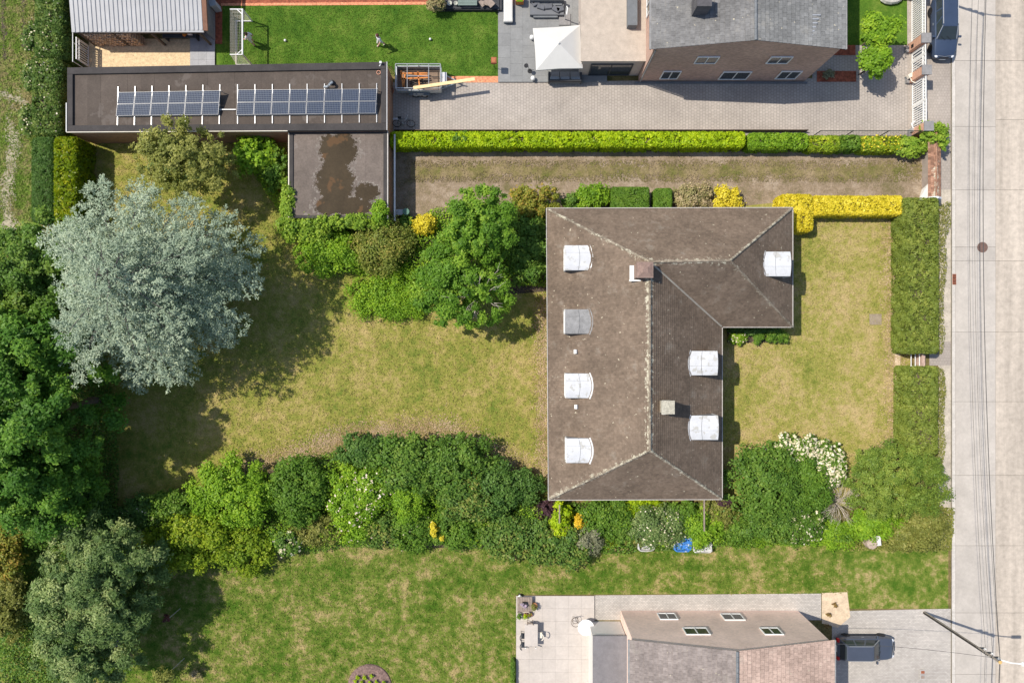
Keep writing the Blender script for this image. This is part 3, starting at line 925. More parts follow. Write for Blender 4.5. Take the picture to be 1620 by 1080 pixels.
def chimney(px, py, sx, sy, z0, z1, m, capm, label, cap2=True):
    c = P(px, py, z1)
    MB().box((c.x, c.y, (z0 + z1) / 2), (sx, sy, z1 - z0)).build('chimney', m, house)['label'] = label
    st = house.children[-1]
    st = [o for o in house.children if o.name.startswith('chimney')][-1]
    mb = MB()
    mb.box((c.x, c.y, z1 + .04), (sx + .12, sy + .12, .08))
    mb.build('cap', capm, st)
    if cap2:
        h2 = .22
        MB().add([(c.x - sx / 2, c.y - sy / 2, z1 + .082), (c.x + sx / 2, c.y - sy / 2, z1 + .082), (c.x + sx / 2, c.y + sy / 2, z1 + .082), (c.x - sx / 2, c.y + sy / 2, z1 + .082),
                  (c.x - .16, c.y - .16, z1 + h2), (c.x + .16, c.y - .16, z1 + h2), (c.x + .16, c.y + .16, z1 + h2), (c.x - .16, c.y + .16, z1 + h2)],
                 [(0, 1, 5, 4), (1, 2, 6, 5), (2, 3, 7, 6), (3, 0, 4, 7), (4, 5, 6, 7)]).build('flue_top', M('chimney_brick', (.25, .17, .14), .2, scale=6), st)
    fl = MB()
    return c
c1 = chimney(1020, 427, 1.0, .95, 6.2, 8.1, M('chimney_brick_side', (.30, .20, .16), .2, scale=6), M('chimney_rim', (.24, .17, .14), .2), 'brick chimney with white flashing beside the ridge corner')
ch = [o for o in house.children if o.name.startswith('chimney')]
MB().box((c1.x - .68, c1.y - .08, 7.02), (.30, 1.0, .06)).box((c1.x - .25, c1.y - .62, 7.1), (1.25, .10, .08)).build('flashing', white, ch[0])
chimney(1056.5, 644, .78, .80, 5.6, 7.6, M('mossy_stone', (.46, .42, .33), .3, scale=7), M('mossy_cap', (.42, .39, .31), .3, scale=8), 'squat pale stone chimney on the dark eastern slope', False)
ch = [o for o in house.children if o.name.startswith('chimney')]
c2 = P(1049, 644, 6.7)
MB().box((c2.x, c2.y, 6.72), (.30, .98, .12)).build('flashing', white, ch[1])
for (px, py) in ((910.5, 556), (911.5, 643)):
    q = P(px, py, 4.2)
    MB().box((q.x, q.y, q.z + .06), (.22, .30, .16), M=Matrix.Rotation(math.radians(-35), 3, 'Y')).build('roof_vent', white, house)
# timber pergola beams reaching out of the southern wall
for px in (885, 1114):
    q = P(px, 800, 2.3)
    MB().box((q.x, q.y - .6, 2.3), (.09, 2.6 if px > 1000 else 1.4, .12)).build('beam', wood, house)

# ------------------------------------------------------------------ garages with flat roofs
def quadgrid(Aq, Bq, Cq, Dq):
    def f(u, v): return (Aq * (1 - u) + Bq * u) * (1 - v) + (Dq * (1 - u) + Cq * u) * v
    return f
def flat_roof(root, q, z, w_in_u, w_in_v, strips, m, up=.16, seam=True):
    L = (q(1, 0) - q(0, 0)).length; D_ = (q(0, 1) - q(0, 0)).length
    a = w_in_u / L; b = w_in_v / D_
    xy = lambda p: (p.x, p.y)
    MB().prism([xy(q(0, 1)), xy(q(1, 1)), xy(q(1, 0)), xy(q(0, 0))], z - .09, z - .004).build('roof_slab', felt_edge, root)
    for i in range(strips):
        u0 = a + (1 - 2 * a) * i / strips; u1 = a + (1 - 2 * a) * (i + 1) / strips
        e = .0006 * 0
        MB().prism([xy(q(u0, 1 - b)), xy(q(u1 + .012 / L, 1 - b)), xy(q(u1 + .012 / L, b)), xy(q(u0, b))], z - .003, z + .006 + .008 * (i % 2)).build('felt_strip', m, root)
    for (u0, u1, v0, v1) in ((0, 1, 0, b), (0, 1, 1 - b, 1), (0, a, b, 1 - b), (1 - a, 1, b, 1 - b)):
        MB().prism([xy(q(u0, v1)), xy(q(u1, v1)), xy(q(u1, v0)), xy(q(u0, v0))], z - .002, z + up).build('felt_upstand', felt_edge, root, bevel=.03)
ZG = 2.95
garage = thing('long_garage', 'long brick garage with flat dark felt roof carrying solar panels', 'garage', P(360, 155, 0))
gq = quadgrid(P(106, 107, ZG + .16), P(611, 98, ZG + .16), P(612, 206, ZG + .16), P(106, 209, ZG + .16))
flat_roof(garage, gq, ZG, .42, .50, 23, felt)
xy = lambda p: (p.x, p.y)
ins = lambda q, u, v: xy(q(u, v))
MB().prism([ins(gq, .002, .992), ins(gq, .998, .992), ins(gq, .998, .008), ins(gq, .002, .008)], 0, ZG - .10).build('wall', brick_red, garage)
a, b = gq(0, 1), gq(.69, 1)
MB().box((a + b) / 2 + Vector((0, -.03, .02)), ((b - a).length, .05, .10), math.atan2((b - a).y, (b - a).x)).build('edge_trim', offwhite, garage)
a, b = gq(1, 0), gq(1, 1)
MB().box((a + b) / 2 + Vector((.03, 0, -.02)), (.05, (b - a).length, .08)).build('edge_trim', alu, garage)
a, b = gq(0, .55), gq(0, 1)
MB().box((a + b) / 2 + Vector((-.03, 0, .0)), (.05, (b - a).length, .10)).build('edge_trim', white, garage)
# vent pipe with its hose and the roof drain
v = thing('vent_pipe', 'bent grey vent hose above the larger solar array', 'vent', P(522, 133, ZG))
MB().path([P(525, 131, ZG), P(525, 131, ZG + .45), P(521, 134, ZG + .55), P(519, 137, ZG + .35), P(513, 138, ZG + .2)], .09, 8).build('hose', steel, v)
MB().lathe(P(525.5, 131.5, ZG + .01), [(.22, 0), (.2, .1), (.12, .3), (.001, .3)], 12).build('collar', darkgrey, v)
v = thing('lightning_rod', 'small white aerial with a copper coil at the garage roof corner', 'aerial', P(601, 104, ZG))
MB().path([P(602, 99, ZG + .35), P(602, 103, ZG + .2), P(599, 106, ZG + .1), P(599, 110, ZG + .05)], .035, 6).build('rod', white, v)
MB().torus(P(599, 115, ZG + .05), .14, .03).build('coil', copper, v)
MB().box(P(602, 99, ZG + .4), (.16, .16, .1)).build('bracket', white, v)

def cellmat():
    m, t, b = newmat('solar_cells')
    uv = N(t, 'UVMap').outputs[0]
    br = N(t, 'TexBrick'); br.offset = 0
    t.links.new(uv, br.inputs['Vector'])
    for k, v_ in (('Scale', 1), ('Brick Width', 1), ('Row Height', 1), ('Mortar Size', .055), ('Mortar Smooth', .1)): br.inputs[k].default_value = v_
    br.inputs['Color1'].default_value = (.016, .028, .058, 1); br.inputs['Color2'].default_value = (.022, .037, .075, 1)
    br.inputs['Mortar'].default_value = (.20, .225, .26, 1)
    t.links.new(br.outputs[0], b.inputs['Base Color'])
    b.inputs['Roughness'].default_value = .3
    b.inputs['Specular IOR Level'].default_value = .3
    return m
cells = cellmat()
def solar(corners, nx, ny, rails, label):
    q = quadgrid(*corners)
    root = thing('solar_array', label, 'solar panels', q(.5, .5) * Vector((1, 1, 0)) if False else Vector((q(.5, .5).x, q(.5, .5).y, ZG + .02)), 'solar arrays on the garage roof')
    nrm = (q(1, 0) - q(0, 0)).cross(q(0, 1) - q(0, 0)).normalized()
    if nrm.z < 0: nrm = -nrm
    off = worldloc(root)
    for i in range(nx):
        for j in range(ny):
            gx, gy = .012 / nx * 1.2, .012 / ny * 1.4
            c = [q((i) / nx + gx, (j + 1) / ny - gy), q((i + 1) / nx - gx, (j + 1) / ny - gy), q((i + 1) / nx - gx, j / ny + gy), q(i / nx + gx, j / ny + gy)]
            cen = (c[0] + c[1] + c[2] + c[3]) / 4
            fr = [p.lerp(cen, .035) for p in c]
            lo = [p - nrm * .04 for p in c]
            V = c + fr + lo
            Fs = [(k, (k + 1) % 4, 4 + (k + 1) % 4, 4 + k) for k in range(4)] + [(k, 8 + k, 8 + (k + 1) % 4, (k + 1) % 4) for k in range(4)] + [(11, 10, 9, 8)]
            pn = MB().add(V, Fs).build('solar_panel', alu, root)
            cs = [p - nrm * .006 for p in [p.lerp(cen, .03) for p in c]]
            me = MB().add(cs, [(0, 1, 2, 3)]).mesh('cell_sheet', cells, off)
            uvl = me.uv_layers.new(name='UVMap')
            for k, uv in enumerate(((0, 0), (10, 0), (10, 6), (0, 6))): uvl.data[k].uv = uv
            link('cell_sheet', me, pn)
    for i in range(nx + 1):
        x0, y0, x1, y1 = rails(i / nx)
        a = P(x0, y0, ZG + .05); b = P(x1, y1, ZG + .05)
        MB().box((a + b) / 2, (.06, (a - b).length, .06), math.atan2((b - a).y, (b - a).x) + math.pi / 2).build('rail', alu, root)
        t0 = q(i / nx, 0) - nrm * .05; g0 = Vector((t0.x, t0.y, ZG + .02))
        MB().tube(g0, t0, .03, 5).build('support', alu, root)
    a, b = q(0, 1) - nrm * .06, q(1, 1) - nrm * .06
    MB().box((a + b) / 2 - Vector((0, 0, .10)), ((a - b).length, .06, .16), math.atan2((b - a).y, (b - a).x)).build('ballast_tray', midgrey, root)
    return root
zt, zb_ = ZG + .62, ZG + .24
solar([P(187, 146, zt), P(348.5, 143, zt), P(345.5, 181.5, zb_), P(183, 183.5, zb_)], 6, 2, lambda f: (187 + 161 * f, 137.5 - 3.5 * f, 186 + 161 * f, 199 - 2.5 * f), 'smaller array of twelve blue solar panels behind the birch tree')
solar([P(376, 142, zt), P(596.5, 140.5, zt), P(594.5, 179.5, zb_), P(373.5, 182, zb_)], 8, 2, lambda f: (376 + 220 * f, 134 - 2 * f, 376 + 220 * f, 196 - 2 * f), 'larger array of sixteen blue solar panels beside the bent vent hose')
MB().box((P(360, 173.5, ZG + .1)), (1.25, .07, .05)).build('cable_tray', white, garage)

ZA = 2.55
annex = thing('flat_roofed_annex', 'low square annex with a flat felt roof and a brown puddle', 'garage', P(535, 285, 0))
aq = quadgrid(P(458, 208, ZA), P(613, 206.5, ZA), P(613, 347, ZA), P(458, 345, ZA))
flat_roof(annex, aq, ZA, .30, .22, 5, annexfelt, .09)
MB().prism([ins(aq, .005, .992), ins(aq, .995, .992), ins(aq, .995, .004), ins(aq, .005, .004)], 0, ZA - .10).build('wall', brick_red, annex)
a, b = aq(0, .02), aq(0, 1)
MB().box((a + b) / 2 + Vector((-.03, 0, .04)), (.07, (b - a).length, .12)).build('edge_trim', offwhite, annex)
a, b = aq(1, .01), aq(1, 1)
MB().box((a + b) / 2 + Vector((.03, 0, .04)), (.07, (b - a).length, .12)).build('edge_trim', gut, annex)
MB().box((a + b) / 2 + Vector((.42, 0, -.75)), (.12, (b - a).length, .08)).build('gutter', steel, annex)
# puddle: a ragged film of dirty water
pud = M('puddle_water', (.050, .035, .019), .25, scale=.6, fine=8, rough=.45, spec=.08, bmp=.05, spots=(.9, .62, (.10, .055, .025)))
silt = M('dried_silt', (.235, .205, .175), .25, scale=2, fine=9, rough=.9)
from mathutils import noise as mnoise
def film(name, fn, m, z, step=.045):
    x0, x1 = P(462, 0, ZA).x, P(608, 0, ZA).x; y0, y1 = P(0, 343, ZA).y, P(0, 211, ZA).y
    V = {}; Fs = []; L = []
    nx, ny = int((x1 - x0) / step), int((y1 - y0) / step)
    def vid(i, j):
        if (i, j) not in V: V[(i, j)] = len(L); L.append((x0 + i * step, y0 + j * step, z))
        return V[(i, j)]
    for i in range(nx):
        for j in range(ny):
            x = x0 + (i + .5) * step; y = y0 + (j + .5) * step
            k = (H - ZA) / H / S
            if fn(x / k + 810, 540 - y / k, x, y): Fs.append((vid(i, j), vid(i + 1, j), vid(i + 1, j + 1), vid(i, j + 1)))
    o_ = MB().add(L, Fs).build(name, m, annex)
    if name == 'silt_ring': o_['kind'] = 'stuff'
def blob(px, py, cx, cy, rx, ry): return 1 - ((px - cx) / rx) ** 2 - ((py - cy) / ry) ** 2
def pfield(px, py, x, y):
    f = max(blob(px, py, 535, 238, 31, 32), blob(px, py, 531, 285, 30, 42), blob(px, py, 524, 325, 30, 16), .75 * blob(px, py, 580, 304, 20, 16), .8 * blob(px, py, 556, 326, 36, 14))
    f += .9 * mnoise.fractal(Vector((x * .8, y * .8, 3.1)), .8, 2.0, 6) * .45 + .35 * mnoise.noise(Vector((x * 4, y * 4, 9)))
    return f
film('silt_ring', lambda px, py, x, y: -.35 < pfield(px, py, x, y) + .4 * mnoise.noise(Vector((x * 1.3, y * 1.3, 1))) < .3 and mnoise.noise(Vector((x * 6, y * 6, 15))) + random.uniform(-.5, .5) > .22, silt, ZA + .0185)
film('puddle', lambda px, py, x, y: pfield(px, py, x, y) + random.uniform(-.16, .16) > .12, pud, ZA + .022)

# ------------------------------------------------------------------ neighbours' houses
def gable_house(name, label, xw, xe, ysouth, ynorth, ze, zr, xr, wallm, roofmW, roofmE, loc):
    """ridge runs north-south"""
    h = thing(name, label, 'house', loc)
    pts = [(xw, ysouth), (xr, ysouth), (xe, ysouth), (xe, ynorth), (xr, ynorth), (xw, ynorth)]
    top = [ze, zr, ze, ze, zr, ze]
    V = [(x, y, 0) for x, y in pts] + [(x, y, z) for (x, y), z in zip(pts, top)]
    Fs = [(0, 1, 7, 6), (1, 2, 8, 7), (2, 3, 9, 8), (3, 4, 10, 9), (4, 5, 11, 10), (5, 0, 6, 11)]
    MB().add(V, Fs).build('wall', wallm, h)
    o = .12
    for side, m, x0, z0 in (('w', roofmW, xw, ze), ('e', roofmE, xe, ze)):
        sl = (zr - ze) / abs(xr - x0); sx = -1 if side == 'w' else 1
        xo = x0 + sx * .25; zo = ze - .25 * sl
        a = [(xo, ysouth - o, zo + .06), (xo, ynorth + o, zo + .06), (xr, ynorth + o, zr + .06), (xr, ysouth - o, zr + .06)]
        tiled_slope('roof_tiles', a if side == 'e' else [a[1], a[0], a[3], a[2]], m, h, [(Vector((xr, ysouth, zr)), Vector((xr, ynorth, zr)))], .33, .30)
        MB().box((xo + sx * .06, (ysouth + ynorth) / 2, zo), (.12, abs(ynorth - ysouth) + .2, .12)).build('gutter', zincdull, h)
    ridge_run((xr, ysouth - o, zr + .06), (xr, ynorth + o, zr + .06), h, midgrey, .11)
    return h
slate_l = tintmat('grey_roof_tiles', (.185, .18, .175), v=.12, band=.05)
slate_d = tintmat('dark_grey_roof_tiles', (.20, .20, .195), v=.12, band=.05)
pinktile = tintmat('pale_pink_roof_tiles', (.44, .32, .26), v=.12, band=.05)
browntile = tintmat('brown_grey_roof_tiles', (.26, .22, .20), v=.12, band=.05)
nh = gable_house('brick_house', 'tall pink brick house with grey gabled roof beside the paved driveway', 10.0, 23.1, 20.55, 40, 6.2, 7.6, 16.55, brick_pink, slate_l, slate_d, (16.5, 20.6, 0))
for x, z, wd in ((14.2, 4.2, 1.6), (19.5, 4.2, 1.6), (12.2, 1.4, 1.4), (17.2, 1.3, 2.2), (21.3, 1.4, 1.6)):
    window(nh, (x, 20.52, z), (1, 0, 0), wd, 1.2 if z > 3 else 1.5, (0, -1, 0))
window(nh, (9.97, 24.6, 4.4), (0, 1, 0), 1.6, 1.5, (-1, 0, 0))
window(nh, (9.97, 29, 4.4), (0, 1, 0), 1.6, 1.5, (-1, 0, 0))
MB().box((12.9, 22.95, 7.3), (1.0, 1.0, 1.9)).build('chimney', M('dark_chimney', (.10, .095, .10), .2), nh)
for k in range(7):
    q = P(1276 + 2.2 * k if k < 6 else 1290, 63 - 6.3 * k, 6.65)
    MB().box((q.x, q.y, q.z + .08), (.62, .10, .10)).build('roof_step', alu, nh)
MB().box((16.5, 20.42, .07), (13.6, .14, .14)).build('plinth', midgrey, nh)
MB().tube((10.1, 20.45, .1), (10.1, 20.45, 6.0), .05).build('downpipe', zincdull, nh)
ext = thing('flat_roofed_extension', 'low beige flat-roofed extension behind the white parasol', 'extension', (7.8, 24, 0))
MB().box((7.6, 27.6, 1.45), (4.7, 13.2, 2.9)).build('wall', M('beige_render', (.50, .42, .36), .08), ext)
MB().box((7.6, 27.6, 2.97), (4.9, 13.4, .14)).build('roof', M('beige_roof', (.46, .39, .32), .12), ext)
MB().box((8.9, 24.5, 3.35), (.7, 2.4, .6)).build('rooflight', midgrey, ext)
window(ext, (7.6, 20.98, 1.3), (1, 0, 0), 3.2, 2.1, (0, -1, 0), fm=darkgrey)
sh = gable_house('brick_house', 'pale pink brick house with gabled roof at the southern terrace', 8.6, 22.6, -40, -21.25, 5.6, 7.3, 15.4, pavermat('pale_pink_brick', (.90, .66, .54), (.80, .62, .53), .22, .075, 0, .06, .012, upright=True), browntile, pinktile, (15.5, -21.2, 0))
for x, z, wd in ((13.5, 4.0, 1.8), (19.0, 4.0, 1.4), (12, 1.3, 1.4), (17, 1.4, 1.6)):
    window(sh, (x, -21.22, z), (-1, 0, 0), wd, 1.2, (0, 1, 0))
MB().box((13.3, -24.6, 7.1), (.9, .9, 1.5)).build('chimney', M('grey_chimney', (.2, .19, .18), .2), sh)
ex2 = thing('flat_roofed_extension', 'dark grey flat-roofed extension beside the southern terrace', 'extension', (7.2, -24, 0))
MB().box((7.3, -29.6, 1.4), (2.5, 15, 2.8)).build('wall', M('white_render', (.72, .68, .63), .05), ex2)
MB().box((7.35, -29.6, 2.87), (2.6, 15.2, .14)).build('roof', M('grey_roof_sheet', (.19, .18, .185), .15), ex2)

# ------------------------------------------------------------------ open shed
shed = thing('open_shed', 'open wooden shed with ribbed grey metal roof sheltering firewood', 'shed', G(240, 45, 0))
ZS = 2.45
wa, wb = P(113.5, 51.5, ZS), P(322, 48, ZS)
sheetm = M('ribbed_grey_sheet', (.34, .34, .35), .08, scale=1.2, rough=.5, rnd=.03)
nsh = 10; depth = 7.0; rise_ = .9
dxs = (wb - wa) / nsh
for i in range(nsh):
    V = []; prof = [(0, 0), (.06, .0), (.09, .05), (.17, .05), (.20, 0)]
    pr = []
    for k in range(3):
        for u, z in ((0, 0), (.18, 0), (.22, .05), (.29, .05), (.333, 0)): pr.append((k / 3 + u * .99, z))
    pr.append((.997, 0))
    for (u, z) in pr:
        p = wa + dxs * (i + u)
        V.append(p + Vector((0, 0, z))); V.append(p + Vector((0, depth, rise_ + z)))
    MB().add(V, [(2 * k, 2 * k + 2, 2 * k + 3, 2 * k + 1) for k in range(len(pr) - 1)]).build('roof_sheet', sheetm, shed)
MB().box((wa + wb) / 2 + Vector((0, .0, -.08)), ((wb - wa).length, .14, .14)).build('gutter', sheetm, shed)
MB().add([wb + Vector((0, -.05, -.1)), wb + Vector((.32, -.05, -.1)), wb + Vector((.32, depth, rise_ - .1)), wb + Vector((0, depth, rise_ - .1)), wb + Vector((0, -.05, .07)), wb + Vector((.32, -.05, .03)), wb + Vector((.32, depth, rise_ + .03)), wb + Vector((0, depth, rise_ + .07))],
         [(4, 5, 6, 7), (0, 1, 5, 4), (1, 2, 6, 5), (2, 3, 7, 6)]).build('verge_board', M('brown_board', (.22, .11, .07), .2), shed)
MB().box((G(341, 0).x - .05, wa.y + 3.7, 1.15), (.08, 6.5, 2.3)).build('side_wall', M('grey_slate_cladding', (.20, .20, .205), .2, scale=3), shed)
MB().box((G(240, 0).x, wa.y + 5.6, 1.2), (9.2, .08, 2.4)).build('back_wall', wood, shed)
for px in (152, 205, 262, 335):
    q = G(px, 72)
    MB().box((q.x, q.y, 1.15), (.14, .14, 2.3)).build('post', bark, shed)
MB().box((G(245, 0).x, G(0, 72).y, 2.28), (9.4, .14, .16)).build('beam', bark, shed)
# firewood, log ends looking out of the shed
logm = M('log_ends', (.56, .40, .27), .35, scale=5, fine=9, rnd=.3)
for (x0, x1, nm) in ((155, 203, 'firewood stack in the left bay of the open shed'), (208, 232, 'firewood stack in the middle bay of the open shed')):
    st = thing('firewood_stack', nm, 'firewood', G((x0 + x1) / 2, 68), 'firewood stacks in the shed')
    X0, X1 = G(x0, 0).x, G(x1, 0).x; Y = G(0, 68.5).y
    z = .09; row = 0
    while z < 2.2:
        x = X0 + .09 + (.09 if row % 2 else 0)
        while x < X1 - .08:
            r = random.uniform(.07, .10)
            MB().tube((x, Y - .25 + random.uniform(-.07, .05), z), (x, Y + .4, z), r, 7).build('log', logm, st)
            x += .19
        z += .165; row += 1
s = thing('work_bench', 'cluttered dark work bench with tools inside the open shed', 'bench', G(292, 62))
MB().box(G(292, 60, .85), (2.6, .8, .06)).build('top', darkgrey, s)
for px in (268, 316): MB().box(G(px, 60, .42), (.08, .7, .82)).build('leg', darkgrey, s)
tag(MB().ball(G(301, 64, 1.0), .14).tube(G(303, 63, .9), G(306, 60, 1.0), .07).build('orange_tool', M('orange_plastic', (.6, .2, .03), .1), None, G(301, 64, .88)), 'orange and yellow power tool lying on the shed bench', 'tool')
tag(MB().box(G(310, 62, 1.0), (.30, .22, .24)).ball(G(310, 62, 1.16), .1).build('tool_case', white, None, G(310, 62, .88)), 'white tool case lying on the shed bench', 'case')
tag(MB().box(G(346, 16, .55), (.42, .40, 1.1), .2).box(G(346, 16, 1.12), (.5, .48, .06), .2).build('garden_box', M('pale_grey_plastic', (.42, .44, .46), .05), None, G(346, 16)), 'pale grey garden cabinet standing on the mulch beside the shed', 'cabinet')

# ------------------------------------------------------------------ picket gates and brick pillars
slatm = white
def picket(name, label, x, ya, yb, h, group, hb=.38, m=white, scallop=True, spacing=.165):
    g = thing(name, label, 'gate', (x, (ya + yb) / 2, 0), group)
    L = abs(yb - ya); n = int(L / spacing); y0 = min(ya, yb)
    zs = h - hb
    me = MB().box((0, 0, zs / 2), (.035, .075, zs - .1)).mesh('slat', m)
    for i in range(n):
        o = link('slat', me, g)
        o.location = (0, y0 + (i + .5) * L / n - (ya + yb) / 2, .06)
    for z in (.10, zs, h - .03):
        MB().box((x, (ya + yb) / 2, z), (.06, L, .09)).build('rail', m, g)
    for y in (ya, yb): MB().box((x, y, h / 2 + .02), (.07, .08, h)).build('stile', m, g)
    if scallop:
        me = MB().torus((0, 0, 0), .10, .024, (1, 0, 0), 12, 5).mesh('ring', m)
        k = int(L / .24)
        for i in range(k):
            o = link('ring', me, g); o.location = (0, y0 + (i + .5) * L / k - (ya + yb) / 2, zs + hb / 2 + .01)
            o['kind'] = 'thing' if False else o.get('kind', 'thing')
            del o['kind']
        me = MB().box((0, 0, 0), (.03, .05, hb - .1)).mesh('spindle', m)
        for i in range(k + 1):
            o = link('spindle', me, g); o.location = (0, y0 + i * L / k - (ya + yb) / 2, zs + hb / 2 + .01)
    return g
GX = G(1441.5, 0).x
picket('picket_gate', 'long white picket fence panel at the lush front lawn, above the first brick pillar', GX, G(0, 70).y, G(0, -60).y, 1.85, 'white picket gates along the pavement')
picket('picket_gate', 'small white garden gate leaf just below the brick pillar with a letterbox', GX + .02, G(0, 99).y, G(0, 86).y, 1.85, 'white picket gates along the pavement')
picket('picket_gate', 'small white garden gate leaf just above the brick pillar without a letterbox', GX + .03, G(0, 119).y, G(0, 100).y, 1.85, 'white picket gates along the pavement')
picket('picket_gate', 'white driveway gate leaf hinged at the middle brick pillar', GX + .05, G(0, 169).y, G(0, 134).y, 1.85, 'white picket gates along the pavement')
picket('picket_gate', 'white driveway gate leaf hinged at the ivy-covered pillar', GX + .07, G(0, 206).y, G(0, 170.5).y, 1.85, 'white picket gates along the pavement')
picket('picket_fence', 'white picket fence beside the yellow gravel yard', G(141, 0).x, G(0, 106).y, G(0, 74).y, 1.6, None)
MB().tube(G(119, 60, 1.55), G(119, 112, 1.55), .04).build('x', white) if False else None
r_ = thing('white_rail', 'thin white rail standing left of the picket fence', 'rail', G(137, 85))
MB().tube(G(137, 52, 1.7), G(137, 112, 1.7), .035).build('bar', white, r_)
for y in (54, 82, 111): MB().tube(G(137, y, 0), G(137, y, 1.7), .03).build('post', white, r_)
for i, (px, py, lb) in enumerate(((1441, 78, 'brick gate pillar with grey stone cap and a letterbox'), (1442, 126.5, 'brick gate pillar with grey stone cap between the small and driveway gates'), (1445, 212, 'brick gate pillar overgrown with ivy at the tiled wall'), (1438, -6, 'brick gate pillar at the upper edge beside the pale boulder'))):
    q = G(px, py)
    p_ = thing('gate_pillar', lb, 'pillar', q, 'brick gate pillars')
    MB().box(q + Vector((0, 0, .98)), (.62, .62, 1.96)).build('shaft', brick_pillar, p_)
    MB().box(q + Vector((0, 0, 2.0)), (.74, .74, .09)).build('cap', capstone, p_)
    if i == 0: MB().box(q + Vector((-.32, -.08, .75)), (.03, .26, .30)).build('letterbox', black, p_)
    MB().box(q + Vector((-.42, -.1, .15)), (.22, .5, .3)).build('base', capstone, p_)
m_ = thing('gate_motor', 'cream gate motor with a bent arm beside the middle brick pillar', 'gate motor', G(1434, 127))
MB().box(G(1434, 124, .5), (.42, .30, .30), .5).build('housing', offwhite, m_)
MB().path([G(1434, 127, .5), G(1436, 133, .55), G(1441, 136, .6)], .04, 6).build('arm', offwhite, m_)
MB().box(G(1434, 124, .2), (.3, .25, .4), .5).build('foot', midgrey, m_)
m_ = thing('gate_motor', 'white bent gate opener arm beside the ivy-covered pillar', 'gate motor', G(1436, 203), )
MB().path([G(1441, 196, .6), G(1435, 199, .6), G(1437, 206, .6), G(1441, 207, .6)], .04, 6).build('arm', white, m_)
MB().box(G(1438, 209, .3), (.3, .28, .6)).build('housing', steel, m_)
tag(MB().ball(G(1407, -1, .25), 1.0, 12, (.95, .55, .38)).build('boulder', M('pale_stone', (.55, .53, .48), .25, scale=2), None, G(1407, 4)), 'pale boulder at the upper edge of the small front lawn', 'boulder')

# wire mesh fence along the driveway
wf = thing('wire_fence', 'dark wire mesh fence beside the paved driveway', 'fence', G(1360, 218))
dg = M('dark_green_wire', (.02, .03, .025), .1)
for px in (1283, 1333, 1388, 1438): MB().tube(G(px, 217.5, 0), G(px, 217.5, 1.75), .035).build('post', dg, wf)
for z in (.08, 1.72): MB().tube(G(1283, 217.5, z), G(1438, 217.5, z), .025, 5).build('rail', dg, wf)
mb = MB()
for i in range(75): mb.tube(G(1283 + i * 2.07, 217.5, .05), G(1283 + i * 2.07, 217.5, 1.72), .004, 3, cap=False)
for i in range(9): mb.tube(G(1283, 217.5, .15 + i * .18), G(1438, 217.5, .15 + i * .18), .004, 3, cap=False)
mb.build('mesh', dg, wf)
wf = thing('edging_board', 'dark timber edging board between the paved driveway and the bright hedge', 'edging', G(900, 207))
MB().box(G(950, 208.5, .25), (32.5, .05, .5)).build('board', bark, wf)

# tiled white wall at the pavement
tw = thing('garden_wall', 'low garden wall with brown tiled coping and a white end cap at the gravel driveway entrance', 'wall', G(1456, 268))
x0 = G(1461.5, 0).x; ya = G(0, 318).y; yb = G(0, 218).y
MB().box((x0, (ya + yb) / 2, .65), (.34, yb - ya, 1.3)).build('wall', M('brownish_render_wall', (.36, .30, .255), .15), tw)
copm = tintmat('coping_tiles', (.27, .15, .10), v=.35, band=.6)
for s_ in (-1, 1):
    pts = [(x0 + s_ * .48, ya, 1.32), (x0 + s_ * .48, yb, 1.32), (x0, yb, 1.56), (x0, ya, 1.56)]
    tiled_slope('coping_tiles', pts, copm, tw, [(Vector((x0, ya, 1.56)), Vector((x0, ya + 2.5, 1.56)))], .19, .17)
ridge_run((x0, ya, 1.57), (x0, yb, 1.57), tw, copm, .07)
MB().tube((x0 - .46, ya - .06, 1.36), (x0 + .06, ya - .06, 1.64), .11, 8).tube((x0 + .05, ya - .06, 1.64), (x0 + .46, ya - .06, 1.38), .10, 8).build('end_cap', M('white_cap', (.66, .67, .68), .06), tw)
MB().add([(x0 - .17, ya, 0), (x0 - .45, ya + .0, 0), (x0 - .17, ya, 1.25), (x0 - .17, ya + .9, 0), (x0 - .17, ya + 1.2, .9)], [(0, 1, 2), (1, 3, 4, 2)]).build('buttress', white, tw)
g2 = thing('garden_gate', 'small white garden gate between the two conifer hedges', 'gate', G(1441, 569))
for dx in (0, 6.5, 13):
    MB().tube(G(1432 + dx, 559, .8), G(1432 + dx, 579, .8), .035).build('bar', white, g2)
for y in (559, 579): MB().box(G(1438, y, .45), (.8, .06, .9)).build('post', white, g2)
MB().box(G(1450, 569, .5), (.22, 1.0, .9)).build('panel', M('pinkish_board', (.5, .36, .3), .3, scale=4), g2)

# ------------------------------------------------------------------ vegetation
def tree_crown(root, cen, rad, K, rc, n, ls, m, asp=.6, e=1, zmin=-.4, inner=.3, flat=.7, upb=.6, ctint=.68, name='crown'):
    cl = clumps_on(cen, rad, K, rc, e, zmin, inner)
    p, nm, sz, ti = cloud(cl, n, ls, cen, flat, upb, ctint)
    off = np.array(worldloc(root))
    me = leafmesh(name, p - off, nm, sz, ti, asp); me.materials.append(m)
    link(name, me, root); CNT[0] += n
    return cl

